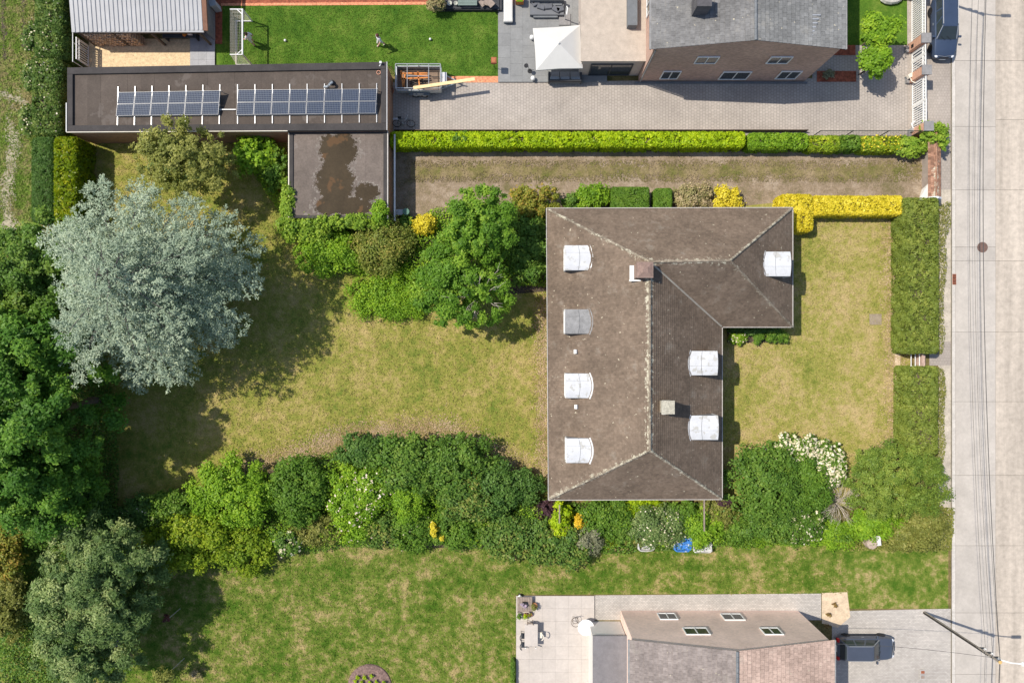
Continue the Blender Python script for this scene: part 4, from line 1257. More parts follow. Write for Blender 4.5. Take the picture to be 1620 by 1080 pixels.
def tree(name, label, gx, gy, h, R, m, n, ls=.11, K=120, rc=.6, z0=None, zr=None, trunk_r=.2, nb=10, lean=(0, 0), group=None, **kw):
    b = G(gx, gy)
    t_ = thing(name, label, 'tree', b, group)
    zc = h * .58 if z0 is None else z0; az = h - zc if zr is None else zr
    cen = (b.x + lean[0], b.y + lean[1], zc)
    Rx, Ry = (R, R) if not isinstance(R, tuple) else R
    cl = tree_crown(t_, cen, (Rx - rc * .5, Ry - rc * .5, az), K, rc, n, ls, m, **kw)
    tg = [cl[i][:3] for i in RNG.choice(len(cl), nb)]
    branches(b, zc * .8, tg, trunk_r, 'branch', t_)
    return t_

# blue cedar --------------------------------------------------------
def cedar(gx, gy):
    b = G(gx, gy)
    t_ = thing('cedar_tree', 'large silvery blue cedar tree with wide drooping sprays', 'tree', b)
    HT = 12.6
    MB().path([b, b + Vector((.1, 0, 4)), b + Vector((-.1, .1, 8)), b + Vector((0, 0, HT))], .36, 9, .05).build('trunk', bark, t_)
    prof = [(1.8, 4.8), (3.2, 6.3), (5, 7.0), (7, 7.2), (8.6, 6.5), (10, 4.9), (11.3, 3.0), (12.5, 1.0)]
    cbark = M('grey_bark', (.13, .12, .11), .3); C_ = []; D_ = []; S_ = []; T_ = []; NN = []
    nl = 15
    for li in range(nl):
        z = 1.9 + (HT - 2.0) * (li / (nl - 1)) ** .92
        z = 1.9 + (HT - 2.0) * (2 * (li // 2) / (nl - 1)) ** .92 + (.35 if li % 2 else 0)
        R = float(np.interp(z, [q[0] for q in prof], [q[1] for q in prof]))
        nbr = 8 if z < 9 else 7 if z < 11 else 5
        for bi in range(nbr):
            az = 2 * math.pi * (bi + random.uniform(-.3, .3)) / nbr + li * 2.4
            # the crown opens a gap near the trunk on one side, where limbs show
            L = R * random.uniform(.76, 1.12)
            if L < .5 or (2.5 < z < 9 and random.random() < .05): continue
            d = Vector((math.cos(az), math.sin(az), 0)); sd = Vector((-d.y, d.x, 0))
            up = random.uniform(.02, .16); zj = z + random.uniform(-.3, .3)
            L *= 1 + .09 * math.sin(2.6 * az + z * 1.3) * min(1, L / 4)
            curve = random.uniform(-.12, .12)
            pt = lambda f: Vector((b.x, b.y, zj)) + d * (L * f) + sd * (L * curve * f * f) + Vector((0, 0, L * (up * f * 1.8 - (up + .10) * f ** 3 * 1.5)))
            MB().path([pt(f) for f in (0, .25, .5, .75, 1)], .02 + .008 * L, 4, .008).build('branch', cbark, t_)
            tint_b = random.random()
            ns = max(4, int(L / .27))
            for k in range(ns):
                f = .06 + .94 * (k + .5) / ns
                o = pt(min(1, max(.03, f + random.uniform(-.03, .03)))) + Vector((random.uniform(-.12, .12), random.uniform(-.12, .12), random.uniform(-.12, .16)))
                tl = (.30 + .30 * L * (1 - f) ** .6 + .2) * random.uniform(.35, 1.25)
                tl = min(tl, 1.9)
                for s_ in (-1, 1):
                    ang = math.radians(random.uniform(18, 80))
                    sdv = (d * math.cos(ang) + sd * s_ * math.sin(ang) + Vector((0, 0, random.uniform(-.22, .12)))).normalized()
                    cc = o + sdv * (tl * random.uniform(.75, 1.0)); cr = random.uniform(.14, .34); ct = tint_b * .35 + random.random() * .4
                    for q in range(int(64 * cr)):
                        dv = Vector((random.gauss(0, 1), random.gauss(0, 1), random.gauss(.25, .6))).normalized()
                        C_.append(cc + dv * (cr * random.random() ** .5)); D_.append((dv + sdv * .6).normalized()); S_.append(random.uniform(.06, .115)); T_.append(ct + .25 * random.random() + .1 * dv.z)
                    m_ = max(2, int(tl / .17))
                    for q in range(m_):
                        g = (q + .6) / m_
                        c = o + sdv * (tl * g) + Vector((0, 0, -.10 * tl * g * g + random.uniform(-.03, .05)))
                        for w_ in range(3):
                            a2 = math.radians(random.uniform(-70, 70))
                            dv = (sdv * math.cos(a2) + sdv.cross(Vector((0, 0, 1))) * math.sin(a2) + Vector((0, 0, random.uniform(-.1, .45)))).normalized()
                            C_.append(c + dv * .07); D_.append(dv); S_.append(random.uniform(.065, .125)); T_.append(tint_b * .35 + .35 * random.random() + .30 * g)
    cen = np.array([tuple(c) for c in C_]); up = np.array([tuple(c) for c in D_])
    nrm = RNG.normal(size=cen.shape) * .55 + np.array([0, 0, 1.0]); nrm /= np.linalg.norm(nrm, axis=1, keepdims=True)
    me = leafmesh('foliage', cen - np.array(b), nrm, np.array(S_), np.array(T_), .36, up=up)
    me.materials.append(L_cedar); link('foliage', me, t_); CNT[0] += len(cen)
cedar(307, 459)

# broad-leaved trees -------------------------------------------------
tree('maple_tree', 'big deep green broad-leaved tree left of the shaded lawn', 158, 632, 11.5, (4.9, 6.6), L_oak, 95000, .115, 300, .50, z0=6.6, zr=4.6, trunk_r=.3, zmin=-.6)
tree('maple_tree', 'smaller green tree below the big maple near the left edge', 132, 752, 8.0, 3.7, L_oak, 40000, .11, 150, .45, z0=4.4, zr=3.2, zmin=-.6)
tree('oak_tree', 'dark green tree tucked behind the left side of the blue cedar', 138, 438, 8.0, (3.9, 4.2), L_dark, 42000, .11, 150, .45, z0=4.6, zr=3.0, zmin=-.6)
tree('willow_tree', 'feathery grey-green tree in the lower left corner', 206, 884, 7.6, (4.9, 4.9), L_willow, 85000, .12, 280, .45, z0=4.2, zr=3.2, asp=.38, zmin=-.6, trunk_r=.28)
tree('willow_tree', 'lower grey-green tree at the bottom left edge below the feathery one', 190, 980, 7.0, (4.2, 3.6), L_willow, 45000, .12, 150, .45, z0=4.0, zr=2.8, asp=.38, zmin=-.6)
tree('birch_tree', 'airy olive birch tree leaning over the long garage roof', 332, 274, 7.2, (3.9, 3.1), L_birch, 24000, .085, 170, .34, z0=4.3, zr=2.7, trunk_r=.12, nb=30, inner=.4)
tree('robinia_tree', 'bushy green tree touching the gravel driveway beside the house', 765, 370, 7.2, (2.8, 2.9), L_robinia, 26000, .095, 150, .36, z0=4.2, zr=2.8)
tree('robinia_tree', 'spreading green tree with bare pale branches showing above the lawn', 738, 454, 6.6, (3.9, 3.7), L_robinia, 38000, .095, 230, .36, z0=3.7, zr=2.5, nb=26)
tree('round_tree', 'round clipped pale green tree on the small front lawn', 1364, 72, 3.4, (1.4, 1.35), L_bright, 13000, .10, 90, .32, z0=2.4, zr=1.0, trunk_r=.08, asp=.75)
tree('round_tree', 'round clipped pale green tree standing over the mulch bed', 1359, 118, 3.3, (1.2, 1.2), L_bright, 10000, .10, 70, .30, z0=2.4, zr=.9, trunk_r=.08, asp=.75)
tree('maple_tree', 'broad green tree at the left edge above the big maple', 85, 540, 10.0, (4.6, 5.0), L_mid, 55000, .115, 190, .5, z0=5.6, zr=4.0, zmin=-.6)
tree('maple_tree', 'broad green tree at the left edge beside the big maple', 92, 690, 10.0, (4.6, 4.6), L_oak, 50000, .115, 190, .5, z0=5.6, zr=4.0, zmin=-.6)
# bare branches in the spreading tree and by the house
def bare(name, label, px, py, h, n, spread, r=.035, m=twig, z0=0.0, group=None):
    c = P(px, py, z0 + h * .5); b = Vector((c.x, c.y, z0))
    t_ = thing(name, label, 'dead branches' if z0 > 1 or h < .9 else 'dead shrub', b, group)
    for i in range(n):
        a = random.uniform(0, 6.283); L = spread * random.uniform(.55, 1.1)
        d = Vector((math.cos(a), math.sin(a), 0)); mb = MB()
        p1 = b + d * L * .3 + Vector((0, 0, h * .55)); p2 = b + d * L * .65 + Vector((random.uniform(-.2, .2), random.uniform(-.2, .2), h * .85)); p3 = b + d * L + Vector((0, 0, h * random.uniform(.75, 1.05)))
        mb.path([b, p1, p2, p3], r, 5, r * .25)
        for k in range(5):
            q = p1.lerp(p3, random.uniform(.1, .9)); e_ = d * .35 * L * random.uniform(.5, 1) + Vector((random.uniform(-.4, .4), random.uniform(-.4, .4), random.uniform(-.1, .25))) * L * .5
            mb.path([q, q + e_ * .5 + Vector((0, 0, .04)), q + e_], r * .45, 4, r * .15)
        mb.build('branch', m, t_)
bare('bare_branches', 'bare pale branches poking out below the spreading green tree', 757, 468, 2.9, 10, 2.2, .03, z0=3.0)
bare('dead_shrub', 'dead shrub of bare grey twigs beside the white flowering shrub', 1326, 795, 1.7, 46, 1.6, .018)
bare('fallen_branch', 'bleached bare branch lying at the edge of the shaded lawn', 152, 792, .8, 8, 1.6, .04)

# field side
hedge(50, -60, 99, 90, 2.2, L_field, 'tall ragged field hedge beside the metal-roofed shed', .10, 3.4, bumps=.28, round_=.6, flower=(F_white, 60, .07))
hedge(46, 88, 95, 215, 2.0, L_field, 'ragged field hedge beside the long garage wall', .10, 3.4, bumps=.30, round_=.6, flower=(F_white, 60, .07))
hedge(46, 215, 84, 352, 2.1, L_deep, 'dark needle hedge behind the bright laurel', .10, 3.4, bumps=.22, round_=.5, asp=.25)
for i, (x, y) in enumerate(((52, 120), (47, 190), (55, 60))):
    shrub(x, y, 16, 26, 1.6, L_field, ('bushy outgrowth with white flowers on the field hedge ' + ('near the bare earth track', 'level with the garage corner', 'level with the shed roof')[i]), .09, 3.5, flower=(F_white, 70, .07), group='outgrowths of the field hedge')
hedge(82, 215, 120, 366, 2.5, L_laurel, 'bright yellow-green laurel hedge below the long garage corner', .13, 3.2, bumps=.22, round_=.45, asp=.5)
# along the brick driveway
hedge(616, 207.5, 1180, 231, 1.7, L_lime, 'long bright lime hedge between the brick driveway and the gravel driveway', .10, 3.8, bumps=.30, round_=.3, asp=.7)
shrub(727, 221, 17, 14, 1.9, L_mid, 'greener bush grown into the bright lime hedge', .09, 4, flower=(F_white, 20, .06))
L_speck = leafmat('yellow_speckled_leaves', (.10, .17, .02), (.18, .26, .02), (.36, .38, .03), .3)
hedge(1184, 209, 1281, 234, 1.45, L_bright, 'loosely clipped green hedge piece at the end of the long lime hedge', .10, 3.6, bumps=.34, round_=.4)
hedge(1279, 213, 1332, 237, 1.35, L_speck, 'yellow speckled hedge piece behind the middle of the wire fence', .10, 3.6, bumps=.36, round_=.4)
hedge(1330, 212, 1364, 236, 1.45, L_mid, 'plain green hedge piece between two yellow speckled ones', .10, 3.6, bumps=.36, round_=.4)
hedge(1362, 214, 1428, 238, 1.3, L_speck, 'yellow dotted hedge piece close to the ivy-covered pillar', .10, 3.6, bumps=.36, round_=.4, flower=(L_yellow, 110, .08))
shrub(1440, 232, 36, 16, 1.5, L_ivy, 'mound of ivy between the bushes and the gate pillar', .10, 4)
shrub(1474, 212, 24, 18, 2.35, L_ivy, 'ivy draped over the pillar and the end of the tiled wall', .10, 4)
shrub(1488, 222, 8, 20, 2.1, L_ivy, 'ivy hanging over the street side of the tiled wall', .09, 4)
# row above the house
shrub(845, 318, 38, 25, 2.2, L_red, 'rounded bush with reddish new leaves at the upper left house corner', .09, 4, e=.7)
shrub(838, 400, 34, 58, 2.6, L_dark, 'dark green tall shrub against the upper left of the house wall', .11, 4)
shrub(903, 320, 14, 14, 1.2, L_dark, 'small dark bush between the reddish and the bright rounded bush', .09, 4)
shrub(937, 312, 30, 23, 1.7, L_bright, 'bright green rounded bush peeping above the house roof edge', .09, 4)
hedge(968, 295, 1028, 340, 1.5, L_mid, 'wide clipped box hedge piece above the house roof edge', .065, 3.6, bumps=.14, round_=.25, cat='hedge')
hedge(1036, 297, 1064, 340, 1.5, L_mid, 'narrow clipped box hedge piece above the house roof edge', .065, 3.6, bumps=.14, round_=.25, cat='hedge')
shrub(1095, 316, 32, 24, 1.6, L_pieris, 'pinkish cream bush next to the golden one', .08, 4, e=.7)
shrub(1150, 318, 24, 22, 1.5, L_yellow, 'rounded golden bush above the house roof edge', .085, 4, e=.6)
# golden hedge
hedge(1288, 309, 1430, 340, 1.5, L_yellow, 'long golden yellow hedge at the gravel driveway', .095, 3.6, bumps=.14, round_=.3)
hedge(1235, 306, 1289, 366, 1.6, L_yellow, 'golden yellow hedge block wrapping the upper right house corner', .095, 3.8, bumps=.24, round_=.45)
# street hedges
hedge(1432, 312, 1487, 559, 2.0, L_conif, 'long clipped conifer hedge along the street above the small white gate', .09, 3.8, bumps=.34, round_=.3, asp=.45)
hedge(1435, 580, 1486, 720, 1.9, L_conif, 'shorter clipped conifer hedge along the street below the small white gate', .09, 3.8, bumps=.34, round_=.3, asp=.45)
# front garden corner
shrub(1212, 765, 62, 66, 2.9, L_dark, 'large dark green shrub with crinkled leaves beside the lower house corner', .11, 4.4, rc=.42)
shrub(1272, 768, 42, 50, 2.6, L_mid, 'dense green shrub inside the curve of white blossom', .09, 4.4, rc=.4)
shrub(1238, 828, 70, 34, 2.0, L_dark, 'dark green spreading shrub below the big crinkled one', .10, 4.2, flower=(F_white, 160, .10, lambda c: c[:, 0] > 21.5))
shrub(1262, 712, 46, 26, 1.9, L_mid, 'white flowering shrub bordering the front lawn', .09, 3.6, flower=(F_white, 1000, .12))
shrub(1310, 738, 27, 42, 1.8, L_mid, 'white flowering shrub next to the dead twigs', .09, 3.6, flower=(F_white, 850, .12))
shrub(1420, 762, 74, 58, 2.9, L_yew, 'huge rounded yew-like bush at the street corner', .085, 4.6, rc=.32, asp=.42, e=.8)
shrub(1385, 828, 45, 30, 1.2, L_bright, 'loose bright green bush beside the stump', .09, 4)
shrub(1464, 832, 36, 44, 1.8, L_olive, 'olive and yellow bush at the street below the huge rounded one', .09, 4)
shrub(1435, 850, 34, 26, 1.3, L_olive, 'low olive bush right of the stump', .09, 4)
shrub(1320, 845, 44, 24, .9, L_bright, 'low bright green bush below the dead twigs', .08, 4)
shrub(1262, 846, 30, 18, .8, L_mid, 'low bush with white umbels at the edge of the southern lawn', .08, 4, flower=(F_white, 130, .11))
shrub(1185, 852, 40, 16, .6, L_bright, 'low bright ground plants right of the white bag', .08, 4)
# nook
shrub(1167, 535, 17, 10, .8, L_bright, 'small pale-flowered bush in the roof corner nook', .07, 4, flower=(F_pink, 60, .07))
shrub(1200, 535, 9, 11, .8, L_mid, 'small upright bush in the middle of the roof corner nook', .065, 4)
shrub(1228, 532, 19, 11, .8, L_mid, 'clipped green bush at the right end of the roof corner nook', .065, 4, e=.7)
shrub(1195, 522, 44, 8, .9, L_deep, 'dark bush row against the house wall in the roof corner nook', .08, 4)
# beside the garages
shrub(400, 243, 33, 34, 2.6, L_bright, 'bright broad-leaved bush against the long garage wall', .13, 4, asp=.7)
shrub(438, 268, 22, 34, 2.2, L_mid, 'mid green bush left of the annex wall', .10, 4)
shrub(290, 262, 52, 26, 1.8, L_willow, 'grey-green bush under the airy birch', .09, 3.6)
shrub(457, 322, 15, 40, 1.6, L_ivy, 'climber spilling over the left edge of the annex roof', .09, 4.4, z0=1.5)
shrub(486, 360, 46, 26, 2.7, L_ivy, 'climber on the lower left corner of the annex', .095, 4.4)
shrub(548, 351, 66, 13, 1.6, L_ivy, 'climber running along the lower edge of the annex roof', .09, 4.4, z0=1.5)
shrub(602, 334, 16, 20, 1.7, L_bright, 'climber on the lower right corner of the annex roof', .09, 4.4, z0=1.6)
shrub(520, 398, 58, 40, 2.0, L_bright, 'green spreading bush at the lawn edge below the annex', .09, 4.2)
shrub(605, 385, 52, 46, 2.6, L_apple, 'crab-apple like bush with reddish leaves below the annex', .085, 4, stems=10)
shrub(625, 466, 80, 42, 1.0, L_bright, 'low bright ground plants creeping onto the lawn', .075, 4, zmin=0)
shrub(672, 354, 19, 19, 1.5, L_yellow, 'amber yellow bush between annex and tree', .085, 4)
shrub(640, 352, 14, 12, 1.2, L_dark, 'small dark bush hiding the green water butt', .09, 4)
# southern border of the garden
B = [
 (368, 778, 66, 56, 3.0, L_bright, 'tall bright green bush at the left of the border', .10, None),
 (298, 862, 84, 46, 2.8, L_limebush, 'wide lime green bush beside the feathery tree', .11, None),
 (392, 872, 40, 42, 2.2, L_limebush, 'lime yellow bush above the white flowers', .11, None),
 (470, 778, 52, 54, 2.8, L_mid, 'mid green bush between the bright tall bush and the flowering one', .10, None),
 (455, 858, 24, 22, 2.0, L_dark, 'small dark bush covered in white blossom', .09, (F_white, 110, .13)),
 (500, 838, 42, 26, 1.6, L_olive, 'olive bush beside the small white-blossomed one', .08, None),
 (556, 795, 44, 58, 2.6, L_bright, 'fresh green bush with pale pink blossom', .09, (F_pink, 170, .09)),
 (590, 772, 34, 40, 2.7, L_bright, 'fresh green bush dotted with pink-white blossom on top', .09, (F_pink, 230, .09)),
 (572, 712, 42, 28, 2.4, L_deep, 'dark bush at the upper edge of the border beside the pale blossom', .10, None),
 (648, 733, 62, 50, 3.2, L_dark, 'big dark green bush at the top of the border', .11, None),
 (722, 738, 62, 56, 3.2, L_dark, 'dark green bush sloping towards the house', .10, None),
 (646, 792, 30, 36, 2.9, L_bright, 'feathery bright bush in the middle of the border', .075, None),
 (737, 782, 40, 44, 3.0, L_rhodo, 'rhododendron with yellowish tips in the middle of the border', .11, (L_gold, 24, .09)),
 (782, 772, 42, 46, 2.6, L_deep, 'deep green bush between the rhododendron and the house', .10, None),
 (830, 770, 34, 30, 1.9, L_deep, 'rounded blue-green bush nearest the lower left house corner', .085, None),
 (600, 838, 34, 32, 1.9, L_rhodo, 'pale flecked bush bulging into the southern lawn', .10, (F_pink, 16, .09)),
 (655, 838, 42, 34, 2.0, L_mid, 'green bush left of the yellow spray', .09, (F_white, 24, .07)),
 (722, 838, 46, 32, 1.9, L_mid, 'green bush right of the yellow spray', .09, None),
 (808, 848, 46, 44, 2.2, L_rhodo, 'rhododendron with reddish buds at the left of three along the lawn', .12, None),
 (862, 856, 42, 40, 2.2, L_rhodo, 'rhododendron with reddish buds in the middle of three along the lawn', .12, None),
 (905, 862, 36, 38, 2.1, L_rhodo, 'rhododendron with reddish buds at the right of three along the lawn', .12, None),
 (868, 806, 24, 16, 1.7, L_purple, 'dark purple bush below the lower left house corner', .085, None),
 (888, 820, 17, 32, 2.4, L_lime, 'tall lemon yellow bush below the lower left house corner', .08, None),
 (917, 822, 9, 11, 2.2, L_gold, 'small golden orange shrub next to the lemon yellow bush', .07, None),
 (932, 851, 22, 27, 2.3, L_grey, 'silvery grey bush beside the rhododendrons', .085, None),
 (960, 818, 44, 36, 2.0, L_mid, 'green bush below the middle of the lower roof edge', .10, None),
 (985, 838, 26, 26, 1.7, L_dark, 'dark green bush above the bright yellow patch', .10, None),
 (964, 859, 13, 9, .7, L_yellow, 'small bright yellow patch of flowers at the lawn edge', .07, None),
 (1010, 803, 48, 18, 1.3, L_lime, 'lime ground plants along the lower roof edge', .08, None),
 (1042, 832, 46, 36, 2.1, L_willow, 'grey-green bush with many small white flowers', .085, (F_white, 210, .085)),
 (1000, 850, 22, 16, 1.2, L_olive, 'pale olive bush left of the white-flowered one', .08, None),
 (1082, 815, 28, 26, 1.7, L_mid, 'green bush right of the white-flowered one', .10, None),
 (1112, 836, 34, 30, 1.8, L_bright, 'light green bush hanging over the white bag', .085, None),
 (1140, 812, 30, 24, 1.6, L_olive, 'olive bush below the lower right house corner', .09, None),
 (1146, 796, 16, 11, 1.5, L_purple, 'dark purple bush at the lower right house corner', .08, None),
 (1160, 838, 30, 26, 1.2, L_mid, 'green bush between the white bag and the big dark shrub', .09, None),
 (222, 812, 34, 28, 1.5, L_deep, 'dark bush with a few white flowers beside the shaded lawn', .10, (F_white, 22, .10)),
 (268, 800, 40, 24, 1.6, L_mid, 'green bush at the edge of the shaded lawn left of the tall bright one', .10, None),
 (172, 822, 34, 26, 1.4, L_deep, 'dark bush below the bleached branch', .10, None),
 (110, 800, 60, 40, 2.0, L_deep, 'deep shade bush under the smaller maple', .11, None),
 (64, 830, 60, 34, 2.4, L_dark, 'dark bush between the maple and the feathery tree', .11, None),
 (12, 870, 30, 50, 3.0, L_red, 'tan and reddish bush at the left edge', .11, None),
 (14, 960, 26, 60, 2.6, L_olive, 'yellowish bush at the left edge below the reddish one', .10, None),
]
for (x, y, rx, ry, h, m, lb, ls, fl) in B: shrub(x, y, rx, ry, h, m, lb, ls, 4.2, flower=fl)
shrub(687, 836, 8, 14, 2.3, L_yellow, 'bright yellow spray between two green bushes', .08, 2.6)
shrub(700, 846, 7, 8, 2.0, L_yellow, 'short yellow spray below the bright one', .07, 2.6)
shrub(690, 5, 16, 14, 1.6, L_pieris, 'pale whitish round bush at the corner of the dark deck', .07, 4)
shrub(1312, 118, 9, 8, .6, L_grey, 'small silvery plant in the mulch bed', .06, 2.5)
shrub(1383, 820, 1, 1, .3, L_mid, 'x', .06, 1) if False else None
# small plants on the southern lawn
s = thing('young_shrub', 'small dark red shrub tied to a stake on the shaded southern lawn', 'shrub', G(277, 966))
MB().tube(G(285, 962, 0), G(279, 968, 1.5), .03).build('stake', twig, s)
cl = clumps_on(tuple(P(264, 978, 1.2)), (.3, .3, .3), 8, .15)
p, nm, sz, ti = cloud(cl, 350, .06, tuple(P(264, 978, 1.2)))
me = leafmesh('foliage', p - np.array(s.location), nm, sz, ti); me.materials.append(leafmat('wine_red_leaves', (.06, .02, .03), (.15, .05, .05), (.26, .11, .09), .2, gain=1.0)); link('foliage', me, s)
s = thing('young_tree', 'young slender tree with pale green crown on the southern lawn', 'tree', G(292, 1040))
MB().tube(G(292, 1040, 0), P(262, 1068, 2.6), .035).build('trunk', twig, s)
cl = clumps_on(tuple(P(258, 1066, 2.3)), (.9, .8, .6), 26, .2)
p, nm, sz, ti = cloud(cl, 1300, .08, tuple(P(258, 1066, 2.3)))
me = leafmesh('crown', p - np.array(s.location), nm, sz, ti); me.materials.append(L_birch); link('crown', me, s)
shrub(311, 1066, 9, 8, .6, L_pieris, 'small pinkish flowering plant on the southern lawn', .06, 3)
fb = thing('flower_bed', 'round brown flower bed with a few yellow-green plants at the bottom edge', 'flower bed', G(585, 1085))
MB().lathe(G(585, 1084, 0), [(1.75, 0), (1.7, .12), (1.2, .2), (.001, .24)], 30).build('soil', M('purple_brown_soil', (.20, .13, .11), .4, scale=4, fine=8, bmp=.8), fb)
for (x, y) in ((578, 1068), (569, 1068), (597, 1074), (586, 1076), (563, 1074), (608, 1077), (590, 1066), (574, 1076)):
    c = G(x, y, .35); cl = clumps_on(tuple(c), (.16, .16, .14), 6, .08)
    p, nm, sz, ti = cloud(cl, 120, .05, tuple(c)); me = leafmesh('plant', p - np.array(fb.location), nm, sz, ti); me.materials.append(L_lime); link('plant', me, fb)
hedge(808, 1045, 815, 1130, .7, L_dark, 'dark low hedge along the left edge of the beige terrace', .07, 3)

def inpoly(x, y, poly):
    c = np.zeros(len(x), bool); n = len(poly)
    for i in range(n):
        (xa, ya), (xb, yb) = poly[i], poly[(i + 1) % n]
        k = ((ya > y) != (yb > y)) & (x < (xb - xa) * (y - ya) / (yb - ya + 1e-12) + xa)
        c ^= k
    return c
def undergrowth(name, pts, n, m, ls, h, label):
    q = [tuple(G(*p))[:2] for p in pts]
    xs = [p[0] for p in q]; ys = [p[1] for p in q]
    x = RNG.uniform(min(xs), max(xs), n); y = RNG.uniform(min(ys), max(ys), n)
    k = inpoly(x, y, q); x, y = x[k], y[k]; n = len(x)
    hh = h * (.55 + .25 * np.sin(x * 1.7 + 1.3 * np.sin(y * 1.1)) + .2 * np.sin(y * 2.9 + x * 1.3))
    z = .04 + hh * RNG.uniform(.3, 1, n)
    nm = RNG.normal(size=(n, 3)) * .5 + np.array([0, 0, .9]); nm /= np.linalg.norm(nm, axis=1, keepdims=True)
    me = leafmesh(name, np.column_stack([x, y, z]), nm, ls * RNG.uniform(.6, 1.3, n), RNG.uniform(0, 1, n), .6)
    me.materials.append(m); o = link(name, me); o['kind'] = 'stuff'; o['label'] = label; CNT[0] += n
undergrowth('ground_cover', [(215, 800), (440, 745), (560, 700), (640, 700), (740, 720), (868, 790), (1300, 795), (1340, 850), (1150, 862), (900, 875), (640, 855), (450, 872), (230, 895)], 95000, L_mid, .085, 1.5, 'low leafy undergrowth between the bushes of the southern border')
undergrowth('ground_cover', [(380, 245), (455, 235), (455, 350), (620, 350), (660, 348), (690, 330), (868, 318), (868, 455), (760, 450), (690, 470), (600, 440), (500, 425), (440, 330)], 46000, L_bright, .085, 1.0, 'low leafy undergrowth below the annex and beside the house')
undergrowth('ground_cover', [(0, 360), (60, 360), (130, 420), (170, 560), (190, 700), (190, 830), (230, 900), (200, 1000), (120, 1090), (0, 1090)], 60000, L_dark, .10, .9, 'shaded undergrowth below the trees on the left')
undergrowth('ground_cover', [(1484, 325), (1500, 318), (1502, 355), (1494, 380), (1496, 420), (1490, 480), (1493, 530), (1490, 560), (1478, 560)], 4200, L_olive, .06, .3, 'strip of weeds between the long conifer hedge and the street')
undergrowth('ground_cover', [(1482, 580), (1492, 585), (1495, 620), (1491, 660), (1494, 700), (1490, 740), (1480, 740)], 2600, L_olive, .06, .25, 'strip of weeds beside the shorter conifer hedge')
undergrowth('ground_cover', [(1085, 805), (1340, 835), (1345, 860), (1200, 862), (1090, 860)], 12000, L_bright, .07, .5, 'bright weeds along the edge of the southern lawn')
undergrowth('ground_cover', [(1340, 815), (1503, 800), (1503, 868), (1340, 868), (1300, 850)], 16000, L_olive, .08, .7, 'low undergrowth around the tree stump')
undergrowth('ground_cover', [(235, 850), (440, 760), (560, 715), (740, 735), (860, 800), (1130, 800), (1140, 850), (900, 862), (640, 850), (450, 866)], 32000, L_bright, .085, 1.9, 'pale green leafy shoots growing through the southern border')
# grass tufts on the lawns (real blades, uncountable)
def tufts(name, pts, n, m, ls, z):
    q = [tuple(G(*p))[:2] for p in pts]
    xs = [p[0] for p in q]; ys = [p[1] for p in q]
    x = RNG.uniform(min(xs), max(xs), n); y = RNG.uniform(min(ys), max(ys), n)
    k = inpoly(x, y, q) & (x > -41) & (x < 41) & (y > -27.5) & (y < 27.5)
    x, y = x[k], y[k]; n = len(x)
    a = RNG.uniform(0, 6.283, n); tilt = RNG.uniform(.25, .9, n)
    up = np.column_stack([np.cos(a) * np.cos(tilt), np.sin(a) * np.cos(tilt), np.sin(tilt)])
    s = ls * RNG.uniform(.5, 1.4, n)
    cen = np.column_stack([x, y, np.full(n, z)]) + up * s[:, None] * .9
    nrm = np.column_stack([-np.cos(a) * np.sin(tilt), -np.sin(a) * np.sin(tilt), np.cos(tilt)])
    me = leafmesh(name, cen, nrm, s, RNG.uniform(0, 1, n) ** 2, .35, up=up * 4)
    me.materials.append(m)
    o = link(name, me); o['kind'] = 'stuff'; o['label'] = 'short blades of grass growing on the ' + name.replace('_', ' ').replace(' blades', '')
    CNT[0] += n
tufts('dry_lawn_blades', [(130, 225), (470, 225), (470, 345), (640, 345), (900, 330), (900, 800), (700, 760), (300, 800), (120, 830)], 90000, lawn_dry, .07, Z_DRY)
tufts('front_lawn_blades', [(1140, 340), (1425, 340), (1425, 760), (1140, 760)], 32000, lawn_front, .07, Z_FRONT)
tufts('lush_lawn_blades', [(352, 10), (788, 10), (788, 121), (352, 121)], 26000, lawn_n, .05, Z_N)
tufts('southern_lawn_blades', [(100, 860), (1340, 860), (1340, 938), (816, 938), (816, 1090), (60, 1090)], 60000, lawn_s, .07, Z_S)
tufts('field_grass_blades', [(-10, -5), (62, -5), (62, 350), (-10, 350)], 20000, field, .09, .004)
tufts('gravel_weed_blades', [(640, 254), (1455, 254), (1455, 288), (640, 288)], 14000, weedy, .06, Z_G)
dry_edge = lawnmat('parched_grass', (.26, .20, .08), (.38, .27, .14), (.50, .37, .24), .5, .36, .62, .4)
def edge_tufts(name, line, width, n, m, ls, z):
    pts = [G(*p) for p in line]; k = RNG.integers(0, len(pts) - 1, n); f = RNG.uniform(0, 1, n)
    a_ = np.array([tuple(p) for p in pts]); q = a_[k] * (1 - f[:, None]) + a_[k + 1] * f[:, None]
    q[:, :2] += RNG.normal(size=(n, 2)) * width
    a = RNG.uniform(0, 6.283, n); tilt = RNG.uniform(.2, .7, n)
    up = np.column_stack([np.cos(a) * np.cos(tilt), np.sin(a) * np.cos(tilt), np.sin(tilt)]); s_ = ls * RNG.uniform(.5, 1.4, n)
    nrm = np.column_stack([-np.cos(a) * np.sin(tilt), -np.sin(a) * np.sin(tilt), np.cos(tilt)]); q[:, 2] = z
    me = leafmesh(name, q + up * s_[:, None] * .9, nrm, s_, RNG.uniform(0, 1, n) ** 2, .4, up=up * 4); me.materials.append(m)
    o = link(name, me); o['kind'] = 'stuff'; o['label'] = 'parched blades of grass along the lawn edge'; CNT[0] += n
edge_tufts('parched_grass_blades', [(360, 745), (420, 735), (510, 705), (560, 690), (640, 680), (710, 680), (780, 715), (850, 760)], .55, 15000, dry_edge, .07, Z_DRY)
edge_tufts('parched_grass_blades', [(1412, 350), (1414, 500), (1418, 600), (1414, 720)], .5, 7000, dry_edge, .07, Z_FRONT)
